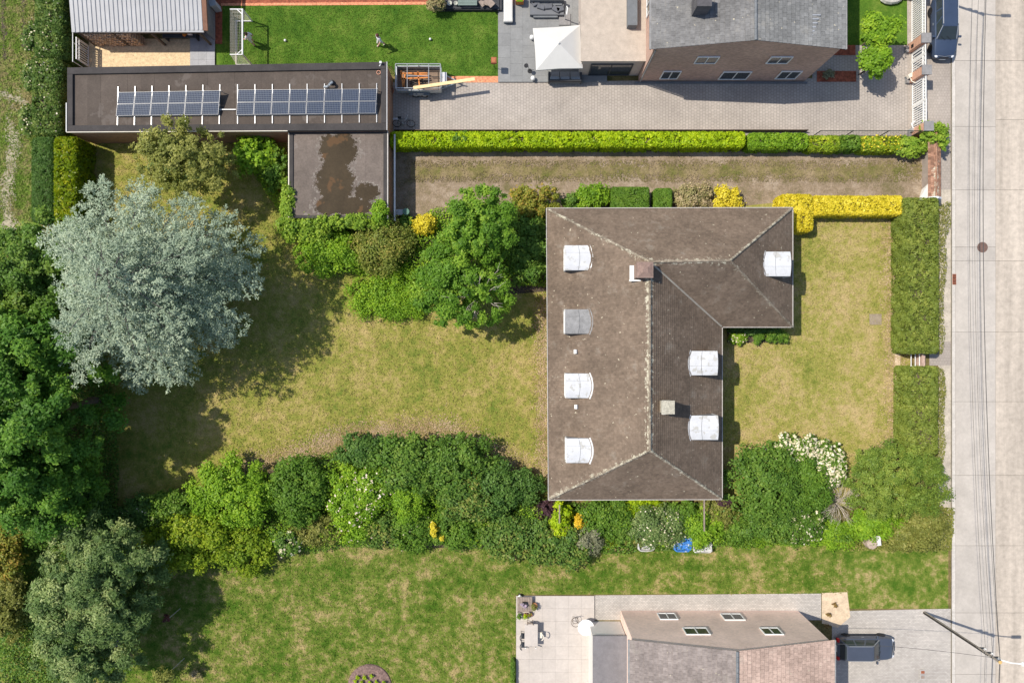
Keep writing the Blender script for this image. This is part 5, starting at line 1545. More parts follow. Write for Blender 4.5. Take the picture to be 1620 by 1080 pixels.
edge_tufts('parched_grass_blades', [(860, 470), (860, 620), (862, 750)], .4, 5000, dry_edge, .07, Z_DRY)

# ------------------------------------------------------------------ football goal, balls, players
gl = thing('football_goal', 'white football goal with brace bars and fine net on the lush lawn', 'goal', G(388, 66))
gx, gb = 399, 374
hg = 1.95
fl_, fr_ = G(gx, 34), G(gx, 103)
up_ = Vector((0, 0, hg))
def gtube(nm, a, b, r=.055, m=white): MB().tube(a, b, r, 8).build(nm, m, gl)
gtube('post', fl_, fl_ + up_); gtube('post', fr_, fr_ + up_)
gtube('crossbar', fl_ + up_, fr_ + up_, .065)
bl, br_ = G(gb, 34), G(gb, 103)
tl, tr = G(gx - 19, 34) + up_, G(gx - 19, 103) + up_
for a, b in ((fl_ + up_, tl), (fr_ + up_, tr)): gtube('top_bar', a, b, .045)
for a, b in ((fl_, bl), (fr_, br_)): gtube('ground_bar', a + Vector((0, 0, .05)), b + Vector((0, 0, .05)), .05)
gtube('ground_bar', bl + Vector((0, 0, .05)), br_ + Vector((0, 0, .05)), .05, offwhite)
for s_, a, t_ in ((-1, fl_, tl), (1, fr_, tr)): gtube('brace', (a + up_) + Vector((0, s_ * .40, 0)), (a + up_).lerp(t_, .45), .035)
mb = MB()
for i in range(30):
    f = i / 29
    mb.path([tl.lerp(tr, f), bl.lerp(br_, f) + Vector((.1, 0, .6)), bl.lerp(br_, f) + Vector((0, 0, .08))], .006, 3)
    mb.tube((fl_ + up_).lerp(fr_ + up_, f), tl.lerp(tr, f), .006, 3)
for i in range(14):
    f = i / 13
    mb.tube(tl.lerp(bl, f), tr.lerp(br_, f), .006, 3)
    mb.tube(tl.lerp(bl, f), fl_ + up_ * (1 - f), .006, 3); mb.tube(tr.lerp(br_, f), fr_ + up_ * (1 - f), .006, 3)
for i in range(6): mb.tube((fl_ + up_).lerp(tl, i / 5), (fr_ + up_).lerp(tr, i / 5), .006, 3)
mb.build('net', offwhite, gl)
for (x, y, lb) in ((452, 65.5, 'white ball on the lush lawn nearer the goal'), (681, 63.5, 'white ball on the lush lawn nearer the terrace')):
    q = G(x, y, .15); MB().ball(q, .10, 14).build('ball', white, None, G(x, y, .04), smooth=True)
    tag(bpy.context.scene.objects[-1], lb, 'ball', 'balls on the lush lawn') if False else None
    o = [o for o in COL.objects if o.name.startswith('ball')][-1]; tag(o, lb, 'ball', 'balls on the lush lawn')

def person(label, gx, gy, yaw, capm, stride=.16, arm=.15):
    g = G(gx, gy, .03); root = thing('person', label, 'person', g)
    vs_ = []; ed = []; rad = []
    def v(x, y, z, r, par=None):
        vs_.append((x, y, z)); rad.append(r)
        if par is not None: ed.append((par, len(vs_) - 1))
        return len(vs_) - 1
    pel = v(0, 0, .94, .145); sp = v(0, .01, 1.14, .13, pel); chs = v(0, .0, 1.36, .155, sp); nk = v(0, .01, 1.50, .06, chs)
    hb = v(0, .025, 1.585, .078, nk); hm = v(0, .03, 1.66, .098, hb); ht = v(0, .02, 1.735, .07, hm)
    for s_ in (-1, 1):
        f = stride * s_
        hip = v(.095 * s_, 0, .86, .098, pel); kn = v(.105 * s_, f * .7 + .05, .49, .062, hip); an = v(.105 * s_, f - .04, .10, .042, kn); toe = v(.12 * s_, f + .14, .045, .035, an)
        sh_ = v(.175 * s_, 0, 1.41, .068, chs); el = v(.25 * s_, -arm * s_ * .4 - .03, 1.13, .046, sh_); wr = v(.27 * s_, -arm * s_ + .12, .92, .030, el)
        pm = v(.27 * s_, -arm * s_ + .15, .855, .034, wr)
        for k, (dx, ln) in enumerate(((-.028, .065), (-.009, .08), (.010, .075), (.028, .06))):
            a = v(.27 * s_ + dx * .5, -arm * s_ + .165 + dx, .81, .009, pm); v(.27 * s_ + dx * .5, -arm * s_ + .18 + dx, .81 - ln, .008, a)
        a = v(.25 * s_, -arm * s_ + .195, .85, .010, pm); v(.245 * s_, -arm * s_ + .22, .815, .009, a)
    me = bpy.data.meshes.new('body'); me.from_pydata(vs_, ed, [])
    tmp = bpy.data.objects.new('body_skeleton', me); COL.objects.link(tmp)
    sk = tmp.modifiers.new('s', 'SKIN'); sk.use_smooth_shade = True
    ss = tmp.modifiers.new('ss', 'SUBSURF'); ss.levels = 1; ss.render_levels = 1
    sv = me.skin_vertices[0].data
    rad = [r * (1.22 if (i < 4 or r < .13) and r > .02 and i not in (4, 5, 6) else 1.06) for i, r in enumerate(rad)]
    for i, r in enumerate(rad): sv[i].radius = (r, r * (.78 if i in (0, 1, 2) else 1))
    sv[0].use_root = True
    bpy.context.view_layer.update()
    ev = tmp.evaluated_get(bpy.context.evaluated_depsgraph_get())
    bm_ = bpy.data.meshes.new_from_object(ev)
    bpy.data.objects.remove(tmp)
    bm_.materials.clear()
    for m in (skin, shirtw, white, M('shoe', (.65, .62, .5), .1)): bm_.materials.append(m)
    idx = []
    for p in bm_.polygons:
        x, y, z = p.center; ax = abs(x)
        hand = ax > .20
        idx.append(3 if z < .11 else 0 if (z < .52 and not hand) else 2 if (z < .99 and not hand) else 1 if (z < 1.475 and not (hand and z < 1.17)) else 0)
    bm_.polygons.foreach_set('material_index', idx)
    o = link('body', bm_, root)
    MB().ball((0, .005, 1.705), .108, 12, (1, 1.08, .85)).ball((0, -.03, 1.66), .098, 10, (1, .85, 1.0)).build('hair', capm, None)
    hr = [q for q in COL.objects if q.name.startswith('hair')][-1]; hr.parent = root
    for s_ in (-1, 1):
        e_ = MB().ball((.034 * s_, .122, 1.665), .013, 6).build('eye', black, None); e_.parent = root
        e_ = MB().ball((.098 * s_, .025, 1.655), .022, 6, (.5, .8, 1.3)).build('ear', skin, None); e_.parent = root
    e_ = MB().ball((0, .135, 1.635), .018, 6, (.8, 1, 1.2)).build('nose', skin, None); e_.parent = root
    e_ = MB().box((0, .122, 1.60), (.045, .012, .008)).build('mouth', M('lips', (.35, .13, .11), .05), None); e_.parent = root
    root.rotation_euler.z = yaw
    root.scale = (1.1, 1.1, 1.05)
    return root
person('child in white shirt and shorts standing in front of the football goal', 402.5, 69.5, math.radians(60), hairm, .12, .25)
person('child in white clothes walking in the middle of the lush lawn', 604, 72, math.radians(130), M('auburn_hair', (.10, .035, .03), .2), .2, .2)

# ------------------------------------------------------------------ trailer with planks
tz = .55
tr_ = thing('car_trailer', 'open metal car trailer with a grid frame parked beside the garage', 'trailer', G(666, 136))
cx, cy = G(665.5, 132.5).x, G(665.5, 132.5).y
L, W = 3.45, 1.85
MB().box((cx, cy, tz), (L, W, .05)).build('floor', M('trailer_plywood', (.20, .14, .10), .2), tr_)
for s_ in (-1, 1):
    MB().box((cx, cy + s_ * (W / 2), tz + .3), (L, .05, .56)).build('side_panel', steel, tr_)
    MB().box((cx + s_ * L / 2, cy, tz + .3), (.05, W - .06, .56)).build('end_panel', steel, tr_)
zt = 1.55
for s_ in (-1, 1):
    MB().tube((cx - L / 2, cy + s_ * W / 2, zt), (cx + L / 2, cy + s_ * W / 2, zt), .04).build('top_rail', alu, tr_)
    MB().tube((cx + s_ * L / 2, cy - W / 2, zt), (cx + s_ * L / 2, cy + W / 2, zt), .04).build('top_rail', alu, tr_)
    for t_ in (-1, 0, 1): MB().tube((cx + t_ * L / 2, cy + s_ * W / 2, tz + .5), (cx + t_ * L / 2, cy + s_ * W / 2, zt), .03).build('upright', steel, tr_)
for t_ in (-.24, .24): MB().tube((cx + t_ * L, cy - W / 2, zt), (cx + t_ * L, cy + W / 2, zt), .03).build('cross_bar', alu, tr_)
MB().tube((cx - .24 * L, cy, zt), (cx + .24 * L, cy, zt), .03).build('cross_bar', alu, tr_)
for s_ in (-1, 1):
    for t_ in (-.35, .35):
        w_ = MB().torus((cx + t_, cy + s_ * (W / 2 + .12), .3), .22, .08, (0, 1, 0), 18, 6).build('wheel', black, tr_)
        MB().tube((cx + t_, cy + s_ * (W / 2 + .07), .3), (cx + t_, cy + s_ * (W / 2 + .17), .3), .15, 12).build('rim', steel, w_)
    MB().box((cx, cy + s_ * (W / 2 + .13), .64), (1.6, .24, .03)).build('mudguard', midgrey, tr_)
    MB().tube((cx + L / 2, cy + s_ * .6, .5), (cx + L / 2 + 1.3, cy - .05, .5), .045).build('drawbar', steel, tr_)
MB().box((cx + L / 2 + .22, cy + .02, .78), (.40, .95, .5)).build('tool_box', zinc, tr_)
MB().tube((cx + L / 2 + 1.1, cy + .1, .08), (cx + L / 2 + 1.1, cy + .1, .75), .05).torus((cx + L / 2 + 1.1, cy + .1, .14), .1, .04, (0, 1, 0)).build('jockey_wheel', darkgrey, tr_)
MB().tube((cx + L / 2 + 1.2, cy - .05, .5), (cx + L / 2 + 1.65, cy - .12, .52), .05).build('coupling', darkgrey, tr_)
sc_ = thing('scaffold_frame', 'orange stained timber trestles lying in the car trailer', 'trestles', (cx, cy, tz + .03))
for (x0, y0, x1, y1) in ((635, 112, 638, 140), (641, 116, 638, 140), (634, 125, 677, 123), (634, 116.5, 676, 116), (661, 114, 664, 139), (652, 117, 676, 120)):
    a, b = P(x0, y0, .95), P(x1, y1, .95)
    MB().box((a + b) / 2, ((b - a).length, .10, .07), math.atan2((b - a).y, (b - a).x)).build('beam', orangewood, sc_)
for (x0, y0, x1, y1) in ((650, 127, 677, 127), (650, 130, 677, 130), (650, 133, 677, 133), (650, 127, 650, 135), (670, 127, 670, 135), (683, 122, 695, 122)):
    a, b = P(x0, y0, .75), P(x1, y1, .75)
    MB().box((a + b) / 2, ((b - a).length, .05, .05), math.atan2((b - a).y, (b - a).x)).build('bar', black, sc_)
a, b = P(654, 139.5, 1.66), P(751, 125, 1.72)
tag(MB().box((a + b) / 2, ((b - a).length, .24, .06), math.atan2((b - a).y, (b - a).x)).build('timber_plank', freshwood, None, a), 'long pale sawn plank resting across the trailer rails and sticking out', 'plank')

# bicycle against the hedge ---------------------------------------------------
bk = thing('bicycle', 'black bicycle leaning against the bright lime hedge in the garage shade', 'bicycle', G(640, 201))
def bikep(x, z): return Vector((G(640, 0).x + x, G(0, 202.5).y + .05 + z * .55, .05 + z * .82))
axb = Vector((0, .82, -.55)).normalized()
for x in (-.55, .55):
    w_ = MB().torus(bikep(x, .34), .32, .026, axb, 24, 6).build('wheel', black, bk)
    mb = MB()
    for k in range(10):
        a_ = k * math.pi / 5; mb.tube(bikep(x, .34), bikep(x + .3 * math.cos(a_), .34 + .3 * math.sin(a_)), .004, 3)
    mb.build('spokes', steel, w_)
mb = MB()
for a, b in (((-.55, .34), (-.1, .3)), ((-.1, .3), (-.25, .85)), ((-.25, .85), (-.55, .34)), ((-.1, .3), (.38, .75)), ((-.22, .78), (.36, .85)), ((.55, .34), (.36, .95))): mb.tube(bikep(*a), bikep(*b), .022)
mb.build('frame', midgrey, bk)
MB().box(bikep(-.27, .92), (.27, .16, .07)).build('saddle', black, bk)
q = bikep(.34, 1.0); MB().path([q + axb * .28 + Vector((-.12, 0, 0)), q + axb * .2, q - axb * .2, q - axb * .28 + Vector((-.12, 0, 0))], .016, 6).build('handlebar', steel, bk)
MB().tube(bikep(-.1, .3) + axb * .06, bikep(-.1, .3) - axb * .06, .09, 10).build('crank', steel, bk)
MB().box(bikep(-.6, .8), (.4, .15, .02)).build('luggage_rack', steel, bk)
pt = thing('plant_pot', 'round terracotta pot on the driveway between garage and trailer', 'pot', G(619.5, 147))
MB().lathe(G(619.5, 147, .06), [(.16, 0), (.25, .42), (.28, .42), (.28, .48), (.22, .48), (.20, .40), (.001, .38)], 18).build('pot', terracotta, pt)
MB().lathe(G(619.5, 147, .40), [(.21, 0), (.001, .07)], 14).build('soil', soil, pt)
tag(MB().box(G(618, 165, 1.2), (.25, .45, .5)).box(G(618, 165, 1.46), (.3, .5, .05)).build('wall_box', alu, None, G(618, 165, .95)), 'light grey box on the end wall of the long garage', 'utility box')
wb_ = thing('water_butt', 'green water butt in the shade beside the annex', 'water butt', G(645, 338))
MB().lathe(G(645, 338, .02), [(.22, 0), (.27, .5), (.24, .85), (.26, .88), (.001, .9)], 16).build('tank', M('green_plastic', (.12, .22, .17), .1), wb_)
tag(MB().box(G(634, 338, .3), (.5, .4, .55)).box(G(634, 338, .6), (.54, .44, .05)).build('storage_box', zinc, None, G(634, 338)), 'small grey box standing next to the green water butt', 'box')

# ------------------------------------------------------------------ terrace of the northern house
TZ = .15
ps = thing('parasol', 'large square white parasol over the grey terrace', 'parasol', P(885, 75, 0))
zp, ap = 2.3, 3.15
c4 = [P(843, 45, zp), P(848, 111.5, zp), P(922, 108, zp), P(918, 40, zp)]
apx = (c4[0] + c4[1] + c4[2] + c4[3]) / 4; apx.z = ap
for i in range(4):
    a, b = c4[i], c4[(i + 1) % 4]; m_ = (a + b) / 2 + (apx - (a + b) / 2) * .03
    MB().add([a, m_, b, apx, a + Vector((0, 0, -.14)), m_ + Vector((0, 0, -.14)), b + Vector((0, 0, -.14))], [(0, 1, 3), (1, 2, 3), (0, 4, 5, 1), (1, 5, 6, 2)]).build('canopy_panel', fabric_w, ps)
    MB().tube(a + Vector((0, 0, -.02)), apx + Vector((0, 0, -.06)), .018, 5).build('rib', alu, ps)
MB().ball(apx + Vector((0, 0, .02)), .09, 8, (1, 1, .5)).build('crown_cap', fabric_w, ps)
pb = P(893, 33, 0)
MB().path([Vector((pb.x, pb.y, TZ)), Vector((pb.x, pb.y, 2.3)), Vector((pb.x + .02, pb.y - .35, 2.75)), Vector((pb.x - .05, pb.y - .9, 2.85))], .045, 8).build('mast', white, ps)
MB().box((pb.x, pb.y, TZ + .05), (.9, .9, .08)).build('base', capstone, ps)
sf = thing('daybed', 'grey outdoor daybed with dark cushions on the terrace', 'daybed', G(866, 28, TZ))
MB().box(P(865, 12, .35), (2.65, 1.3, .30)).build('base', M('grey_webbing', (.16, .165, .175), .08), sf)
MB().box(P(863, 26.5, .28), (1.9, .24, .22)).build('step', midgrey, sf)
MB().box(P(865, 1, .72), (2.65, .2, .5)).build('backrest', midgrey, sf)
for (x, y, r_) in ((848, 5, .5), (856, 11, -.3), (868, 10.5, .1), (880, 15, -.5), (886, 15, .3), (845, 1, 1)):
    q = P(x, y, .58); MB().box(q, (.62, .40, .20), r_).build('cushion', cushion, sf, bevel=.06)
MB().box(P(868, 3, .55), (2.1, .6, .08)).build('mattress', midgrey, sf)
ln = thing('garden_lounger', 'white covered garden lounger at the edge of the terrace', 'lounger', G(804, 30, TZ))
MB().box(P(804, 10, .42), (.72, 2.4, .22)).build('mattress', fabric_w, ln, bevel=.08)
MB().box(P(804, 33, .45), (.74, .28, .26)).build('bolster', fabric_w, ln, bevel=.08)
MB().box(P(804.3, 12, .26), (.74, 2.5, .08)).build('frame', midgrey, ln)
for (x, y) in ((798, 34), (810, 34), (798, -8), (810, -8)): MB().tube(P(x, y, TZ), P(x, y, .3), .03).build('leg', midgrey, ln)
so = thing('garden_sofa', 'dark garden sofa with three grey cushions under the parasol edge', 'sofa', G(893, 126, TZ))
MB().box(G(893, 127, .36), (2.5, .75, .22)).build('seat', midgrey, so)
MB().box(G(893, 133.2, .55), (2.5, .12, .62)).build('backrest', darkgrey, so)
for s_ in (868, 918): MB().box(G(s_, 127, .45), (.12, .8, .5)).build('armrest', darkgrey, so)
for k in range(3):
    MB().box(G(877 + 16 * k, 123, .52), (.76, .5, .14)).build('seat_cushion', M('pale_grey_cushion', (.30, .29, .28), .1), so, bevel=.04)
    MB().box(G(877 + 16 * k, 130, .74), (.74, .24, .36)).build('back_cushion', M('blue_grey_cushion', (.22, .24, .26), .1), so, bevel=.07)
for (x, y, lb) in ((841.5, 63, 'white globe lamp on the terrace beside the parasol edge'), (843, 127, 'white globe lamp on the terrace near the sofa')):
    gl_ = thing('globe_lamp', lb, 'lamp', G(x, y, TZ), 'globe lamps on the terrace')
    MB().ball(G(x, y, TZ + .24), .19, 14).build('globe', white, gl_, smooth=True)
    MB().lathe(G(x, y, TZ), [(.12, 0), (.12, .06), (.05, .08)], 12).build('foot', midgrey, gl_)
fp = thing('plant_stand', 'dark metal stand with two round discs on the terrace', 'stand', G(836, 112, TZ))
MB().lathe(G(838, 114, TZ), [(.18, 0), (.18, .03), (.001, .03)], 14).build('foot', black, fp)
MB().path([G(838, 114, TZ), G(835, 110, .7), G(833, 108, 1.0)], .02).build('stem', black, fp)
MB().lathe(P(832.5, 104.5, 1.05), [(.001, 0), (.17, .02), (.17, .05), (.001, .05)], 14).build('tray', black, fp)
rt = thing('garden_torch', 'square rusty fire bowl on a thin pole at the lawn edge', 'fire bowl', G(782, 108))
MB().tube(G(782, 108, 0), G(782, 108, 1.3), .022).build('pole', black, rt)
MB().box(G(782, 108, 1.42), (.42, .46, .24)).build('bowl', rust, rt)
MB().box(G(782, 108, 1.56), (.30, .34, .03)).build('rim', M('burnt_iron', (.42, .15, .07), .2), rt)
op = thing('planter_box', 'small orange planter at the upper edge of the terrace', 'planter', G(822, 3, TZ))
MB().box(P(822, 0, .5), (.62, .5, .6)).build('box', orangewood, op); MB().box(P(822, -1, .82), (.5, .4, .04)).build('soil', L_lime, op)
dk = thing('garden_deck', 'dark boarded deck platform at the upper edge of the lush lawn', 'deck', G(745, 10))
for k in range(11):
    MB().box((G(744, 0).x, G(0, 17.5).y + .1 + k * .2, .30), (4.9, .185, .05)).build('deck_board', deckm, dk)
MB().box((G(744, 0).x, G(0, 18.5).y, .15), (4.9, .05, .28)).build('fascia', M('black_timber', (.03, .03, .035), .2), dk)
for k in range(2): MB().box(G(788.5 + k * 4, 8, .2), (.14, 1.2, .4)).build('step', deckm, dk)
bn = thing('garden_bench', 'grey-green slatted bench on the dark deck', 'bench', G(740, 8, .33))
for k in range(4): MB().box(P(739.5, 1 + k * 2.3, .72), (1.5, .09, .04)).build('slat', M('sage_paint', (.20, .25, .22), .1), bn)
for x in (726, 753): MB().box(P(x, 4.5, .5), (.07, .45, .40)).build('leg', M('sage_paint_leg', (.17, .21, .19), .1), bn)
for k, (x, y, lb) in enumerate(((710, 7, 'larger pale stone bowl on the dark deck'), (720, 7, 'smaller pale stone bowl on the dark deck'))):
    b_ = MB().lathe(G(x + 2, y + 3.5, .33), [(.12, 0), (.20 - .04 * k, .22), (.17 - .04 * k, .22), (.001, .12)], 16).build('stone_bowl', M('pale_bowl', (.42, .42, .36), .15), None, G(x + 2, y + 3.5, .33))
    tag(b_, lb, 'bowl', 'stone bowls on the deck')
dc = thing('deck_chair', 'wooden deck chair with curved seat on the dark deck', 'deck chair', G(770, 6, .33))
pts = [P(760, 8, .55), P(766, 3, .62), P(773, 4, .72), P(779, 7, 1.05)]
for a, b in zip(pts, pts[1:]):
    MB().box((a + b) / 2, ((b - a).length, .5, .04), math.atan2((b - a).y, (b - a).x)).build('slat', wood, dc)
for x in (763, 775): MB().tube(G(x, 7, .33), G(x, 7, .7), .03).build('leg', wood, dc)

# ------------------------------------------------------------------ southern terrace
ct = thing('crate_table', 'weathered square crate table at the terrace corner', 'table', G(829, 956, TZ))
for k in range(6): MB().box(P(820.6 + k * 3.9, 955, .55), (.18, 1.12, .04)).build('slat', wood, ct)
for (x, y) in ((820, 945), (838, 945), (820, 965), (838, 965)): MB().box(G(x - .5, y, .33), (.09, .09, .4)).build('leg', wood, ct)
MB().box(G(828.5, 955, .28), (1.0, 1.0, .04)).build('shelf', wood, ct)
fp_ = thing('flower_box', 'small dark box with purple and white flowers on the crate table', 'flower box', P(830, 956, .57))
MB().box(P(830, 955, .68), (.32, .32, .2)).build('box', black, fp_)
cl = clumps_on(tuple(P(828.5, 957, .78)), (.24, .24, .10), 9, .09); p, nm, sz, ti = cloud(cl, 160, .045, tuple(P(829, 956, .7)))
me = leafmesh('flowers', p - np.array(fp_.location), nm, sz, ti); me.materials.append(leafmat('violet_blossom', (.12, .12, .03), (.32, .26, .42), (.75, .7, .75), .2)); link('flowers', me, fp_)
def potted(x, y, r, label, pm, lm_, n=160):
    p_ = thing('plant_pot', label, 'plant pot', G(x, y, TZ), 'plant pots on the southern terrace')
    MB().lathe(G(x, y, TZ), [(r * .7, 0), (r, r * 1.4), (r * .85, r * 1.4), (.001, r * 1.2)], 14).build('pot', pm, p_)
    c = tuple(G(x, y, TZ + r * 1.9)); cl = clumps_on(c, (r, r, r * .6), 9, r * .5); p, nm, sz, ti = cloud(cl, n, .045, c)
    me = leafmesh('plant', p - np.array(worldloc(p_)), nm, sz, ti); me.materials.append(lm_); link('plant', me, p_)
potted(845, 954, .24, 'round pot with a domed olive plant right of the crate table', terracotta, L_olive, 260)
potted(822, 971, .20, 'grey pot with a green plant below the crate table, left of three', capstone, L_mid)
potted(831.5, 970, .19, 'terracotta pot with a yellowish plant below the crate table, middle of three', terracotta, L_lime)
potted(839, 969, .16, 'small terracotta pot below the crate table, right of three', terracotta, L_red, 90)
lt = thing('garden_lantern', 'small white and brown lantern at the terrace corner', 'lantern', G(822, 940))
MB().box(G(822, 940, .2), (.22, .22, .4)).build('body', bark, lt); MB().lathe(G(822, 940, .41), [(.16, 0), (.001, .16)], 4).build('roof', white, lt)
tb = thing('garden_table', 'long pale table on the beige terrace', 'table', G(838, 1004, TZ))
MB().box(P(840.3, 1004, .90), (1.02, 1.72, .05)).build('top', stone_tile, tb)
for (x, y) in ((831, 989), (847, 989), (831, 1017), (847, 1017)): MB().box(G(x, y, .52), (.07, .07, .72)).build('leg', white, tb)
def chair(x, y, yaw, label, m=darkgrey):
    c = thing('garden_chair', label, 'chair', G(x, y, TZ), 'chairs round the pale table')
    R = Matrix.Rotation(yaw, 3, 'Z'); o = G(x, y, TZ)
    MB().box(o + R @ Vector((0, 0, .45)), (.44, .44, .04), yaw).build('seat', m, c)
    mb = MB()
    for k in range(7):
        a_ = math.pi * (k / 6) ; a2 = math.pi * ((k + 1) / 6)
        if k < 6: mb.tube(o + R @ Vector((.25 * math.cos(a_), .14 + .16 * math.sin(a_), .82)), o + R @ Vector((.25 * math.cos(a2), .14 + .16 * math.sin(a2), .82)), .035)
    mb.build('backrest', m, c)
    for sx in (-1, 1):
        for sy in (-1, 1): MB().tube(o + R @ Vector((.2 * sx, .2 * sy, 0)), o + R @ Vector((.2 * sx, .2 * sy, .82 if sy > 0 else .44)), .02).build('leg', m, c)
chair(828.5, 1000, math.radians(90), 'dark curved-back chair at the terrace side of the pale table, upper of two')
chair(828.5, 1014, math.radians(90), 'dark curved-back chair at the lawn side of the pale table, lower of two')
chair(853, 999, math.radians(-90), 'pale curved-back chair at the open right side of the pale table', offwhite)
chair(838, 983, math.radians(0), 'brown-framed chair at the upper end of the pale table', wood)
rtb = thing('round_table', 'round white table near the extension wall on the beige terrace', 'table', G(925, 991, TZ))
MB().lathe(P(927, 992, .85), [(.001, 0), (.62, 0), (.64, .03), (.62, .05), (.001, .05)], 26).build('top', white, rtb)
MB().tube(G(922, 988, TZ), P(927, 992, .85), .05).build('column', white, rtb); MB().lathe(G(922, 988, TZ), [(.3, 0), (.3, .03), (.001, .03)], 16).build('foot', white, rtb)
wc = thing('wire_chair', 'thin wire chair beside the round white table', 'chair', G(908, 976, TZ))
mb = MB(); o = G(909, 976, TZ)
MB().torus(o + Vector((0, 0, .45)), .24, .018, (0, 0, 1), 18, 5).build('seat_ring', bark, wc)
mb = MB()
for k in range(8):
    a_, a2 = math.radians(60 + 30 * k), math.radians(90 + 30 * k)
    mb.tube(o + Vector((.36 * math.cos(a_), .36 * math.sin(a_), .8)), o + Vector((.36 * math.cos(a2), .36 * math.sin(a2), .8)), .018)
mb.build('back_hoop', bark, wc)
for k in range(4): a_ = math.radians(45 + 90 * k); MB().tube(o + Vector((.2 * math.cos(a_), .2 * math.sin(a_), 0)), o + Vector((.3 * math.cos(a_), .3 * math.sin(a_), .8 if k in (1, 2) else .45)), .014).build('leg', bark, wc)
for k, (x, y) in enumerate(((1319, 955), (1310, 970), (1306, 987))):
    c = G(x, y, .06)
    cl = clumps_on(tuple(c + Vector((0, 0, .12))), (.22, .22, .14), 7, .1); p, nm, sz, ti = cloud(cl, 90, .06, tuple(c))
    me = leafmesh('dry_plant', p, nm, sz, ti); me.materials.append(leafmat('dry_plant_leaves', (.05, .03, .015), (.12, .08, .03), (.2, .15, .06), .1))
    o_ = link('dry_plant', me); tag(o_, ('withered brown plant in the sand patch nearest the lawn', 'withered brown plant in the middle of the sand patch', 'withered brown plant in the sand patch nearest the house')[k], 'plant', 'withered plants in the sand patch')

# bags at the lawn edge
def bag(x0, y0, x1, y1, h, m, label, fill=None):
    a, b = P(x0, y1, h), P(x1, y0, h); cx_, cy_ = (a.x + b.x) / 2, (a.y + b.y) / 2
    t_ = thing('garden_bag', label, 'bag', (cx_, cy_, 0), 'garden bags along the southern lawn')
    w_, d_ = (b.x - a.x) / 2, (b.y - a.y) / 2
    n = 16; V = []; Fs = []
    for j, (f, z) in enumerate(((.92, 0), (1.04, h * .5), (1.0, h), (.9, h + .03), (.84, h * .78))):
        for i in range(n):
            t = 2 * math.pi * i / n; sx = math.copysign(abs(math.cos(t)) ** .5, math.cos(t)); sy = math.copysign(abs(math.sin(t)) ** .5, math.sin(t))
            V.append((cx_ + sx * w_ * f + random.uniform(-.03, .03), cy_ + sy * d_ * f + random.uniform(-.03, .03), z + (random.uniform(-.05, .05) if j > 1 else 0)))
    for j in range(4):
        for i in range(n): Fs.append((j * n + i, j * n + (i + 1) % n, (j + 1) * n + (i + 1) % n, (j + 1) * n + i))
    MB().add(V, Fs).build('sack', m, t_)
    V2 = V[4 * n:]; MB().add(V2, [tuple(range(n))]).build('filling', fill or m, t_)
bag(1009, 850, 1037, 872, .8, baggrey, 'grey woven bag under the white-flowered bush')
bag(1066, 845, 1095, 873, .9, bluetarp, 'bright blue bag with white print at the lawn edge', bluetarp)
bag(1097, 855, 1127, 875, .8, M('white_woven_bag', (.62, .60, .58), .15), 'off-white bag under the light green bush')
st_ = thing('tree_stump', 'pale sawn tree stump at the edge of the southern lawn', 'stump', G(1371, 855))
MB().lathe(G(1371, 855, 0), [(.50, 0), (.44, .4), (.42, .85), (.001, .86)], 9).build('stump', M('sawn_stump', (.42, .33, .26), .25, scale=5), st_)
tag(MB().box(G(1381, 852, .40), (.42, .62, .78), .1).box(G(1379, 845, .85), (.5, .25, .1)).build('white_block', M('white_block_stone', (.66, .63, .60), .1), None, G(1381, 852)), 'white block standing against the pale tree stump', 'block')
gc = thing('garden_chair', 'grey garden chair alone in the shade of the feathery tree', 'chair', G(192, 1008))
o = G(194, 1008)
MB().box(o + Vector((0, 0, .45)), (.5, .5, .05), .2).build('seat', midgrey, gc); MB().box(o + Vector((-.05, -.27, .72)), (.5, .05, .5), .2).build('backrest', midgrey, gc)
for sx in (-1, 1):
    for sy in (-1, 1): MB().tube(o + Vector((.2 * sx, .2 * sy, 0)), o + Vector((.2 * sx, .2 * sy, .45)), .02).build('leg', midgrey, gc)

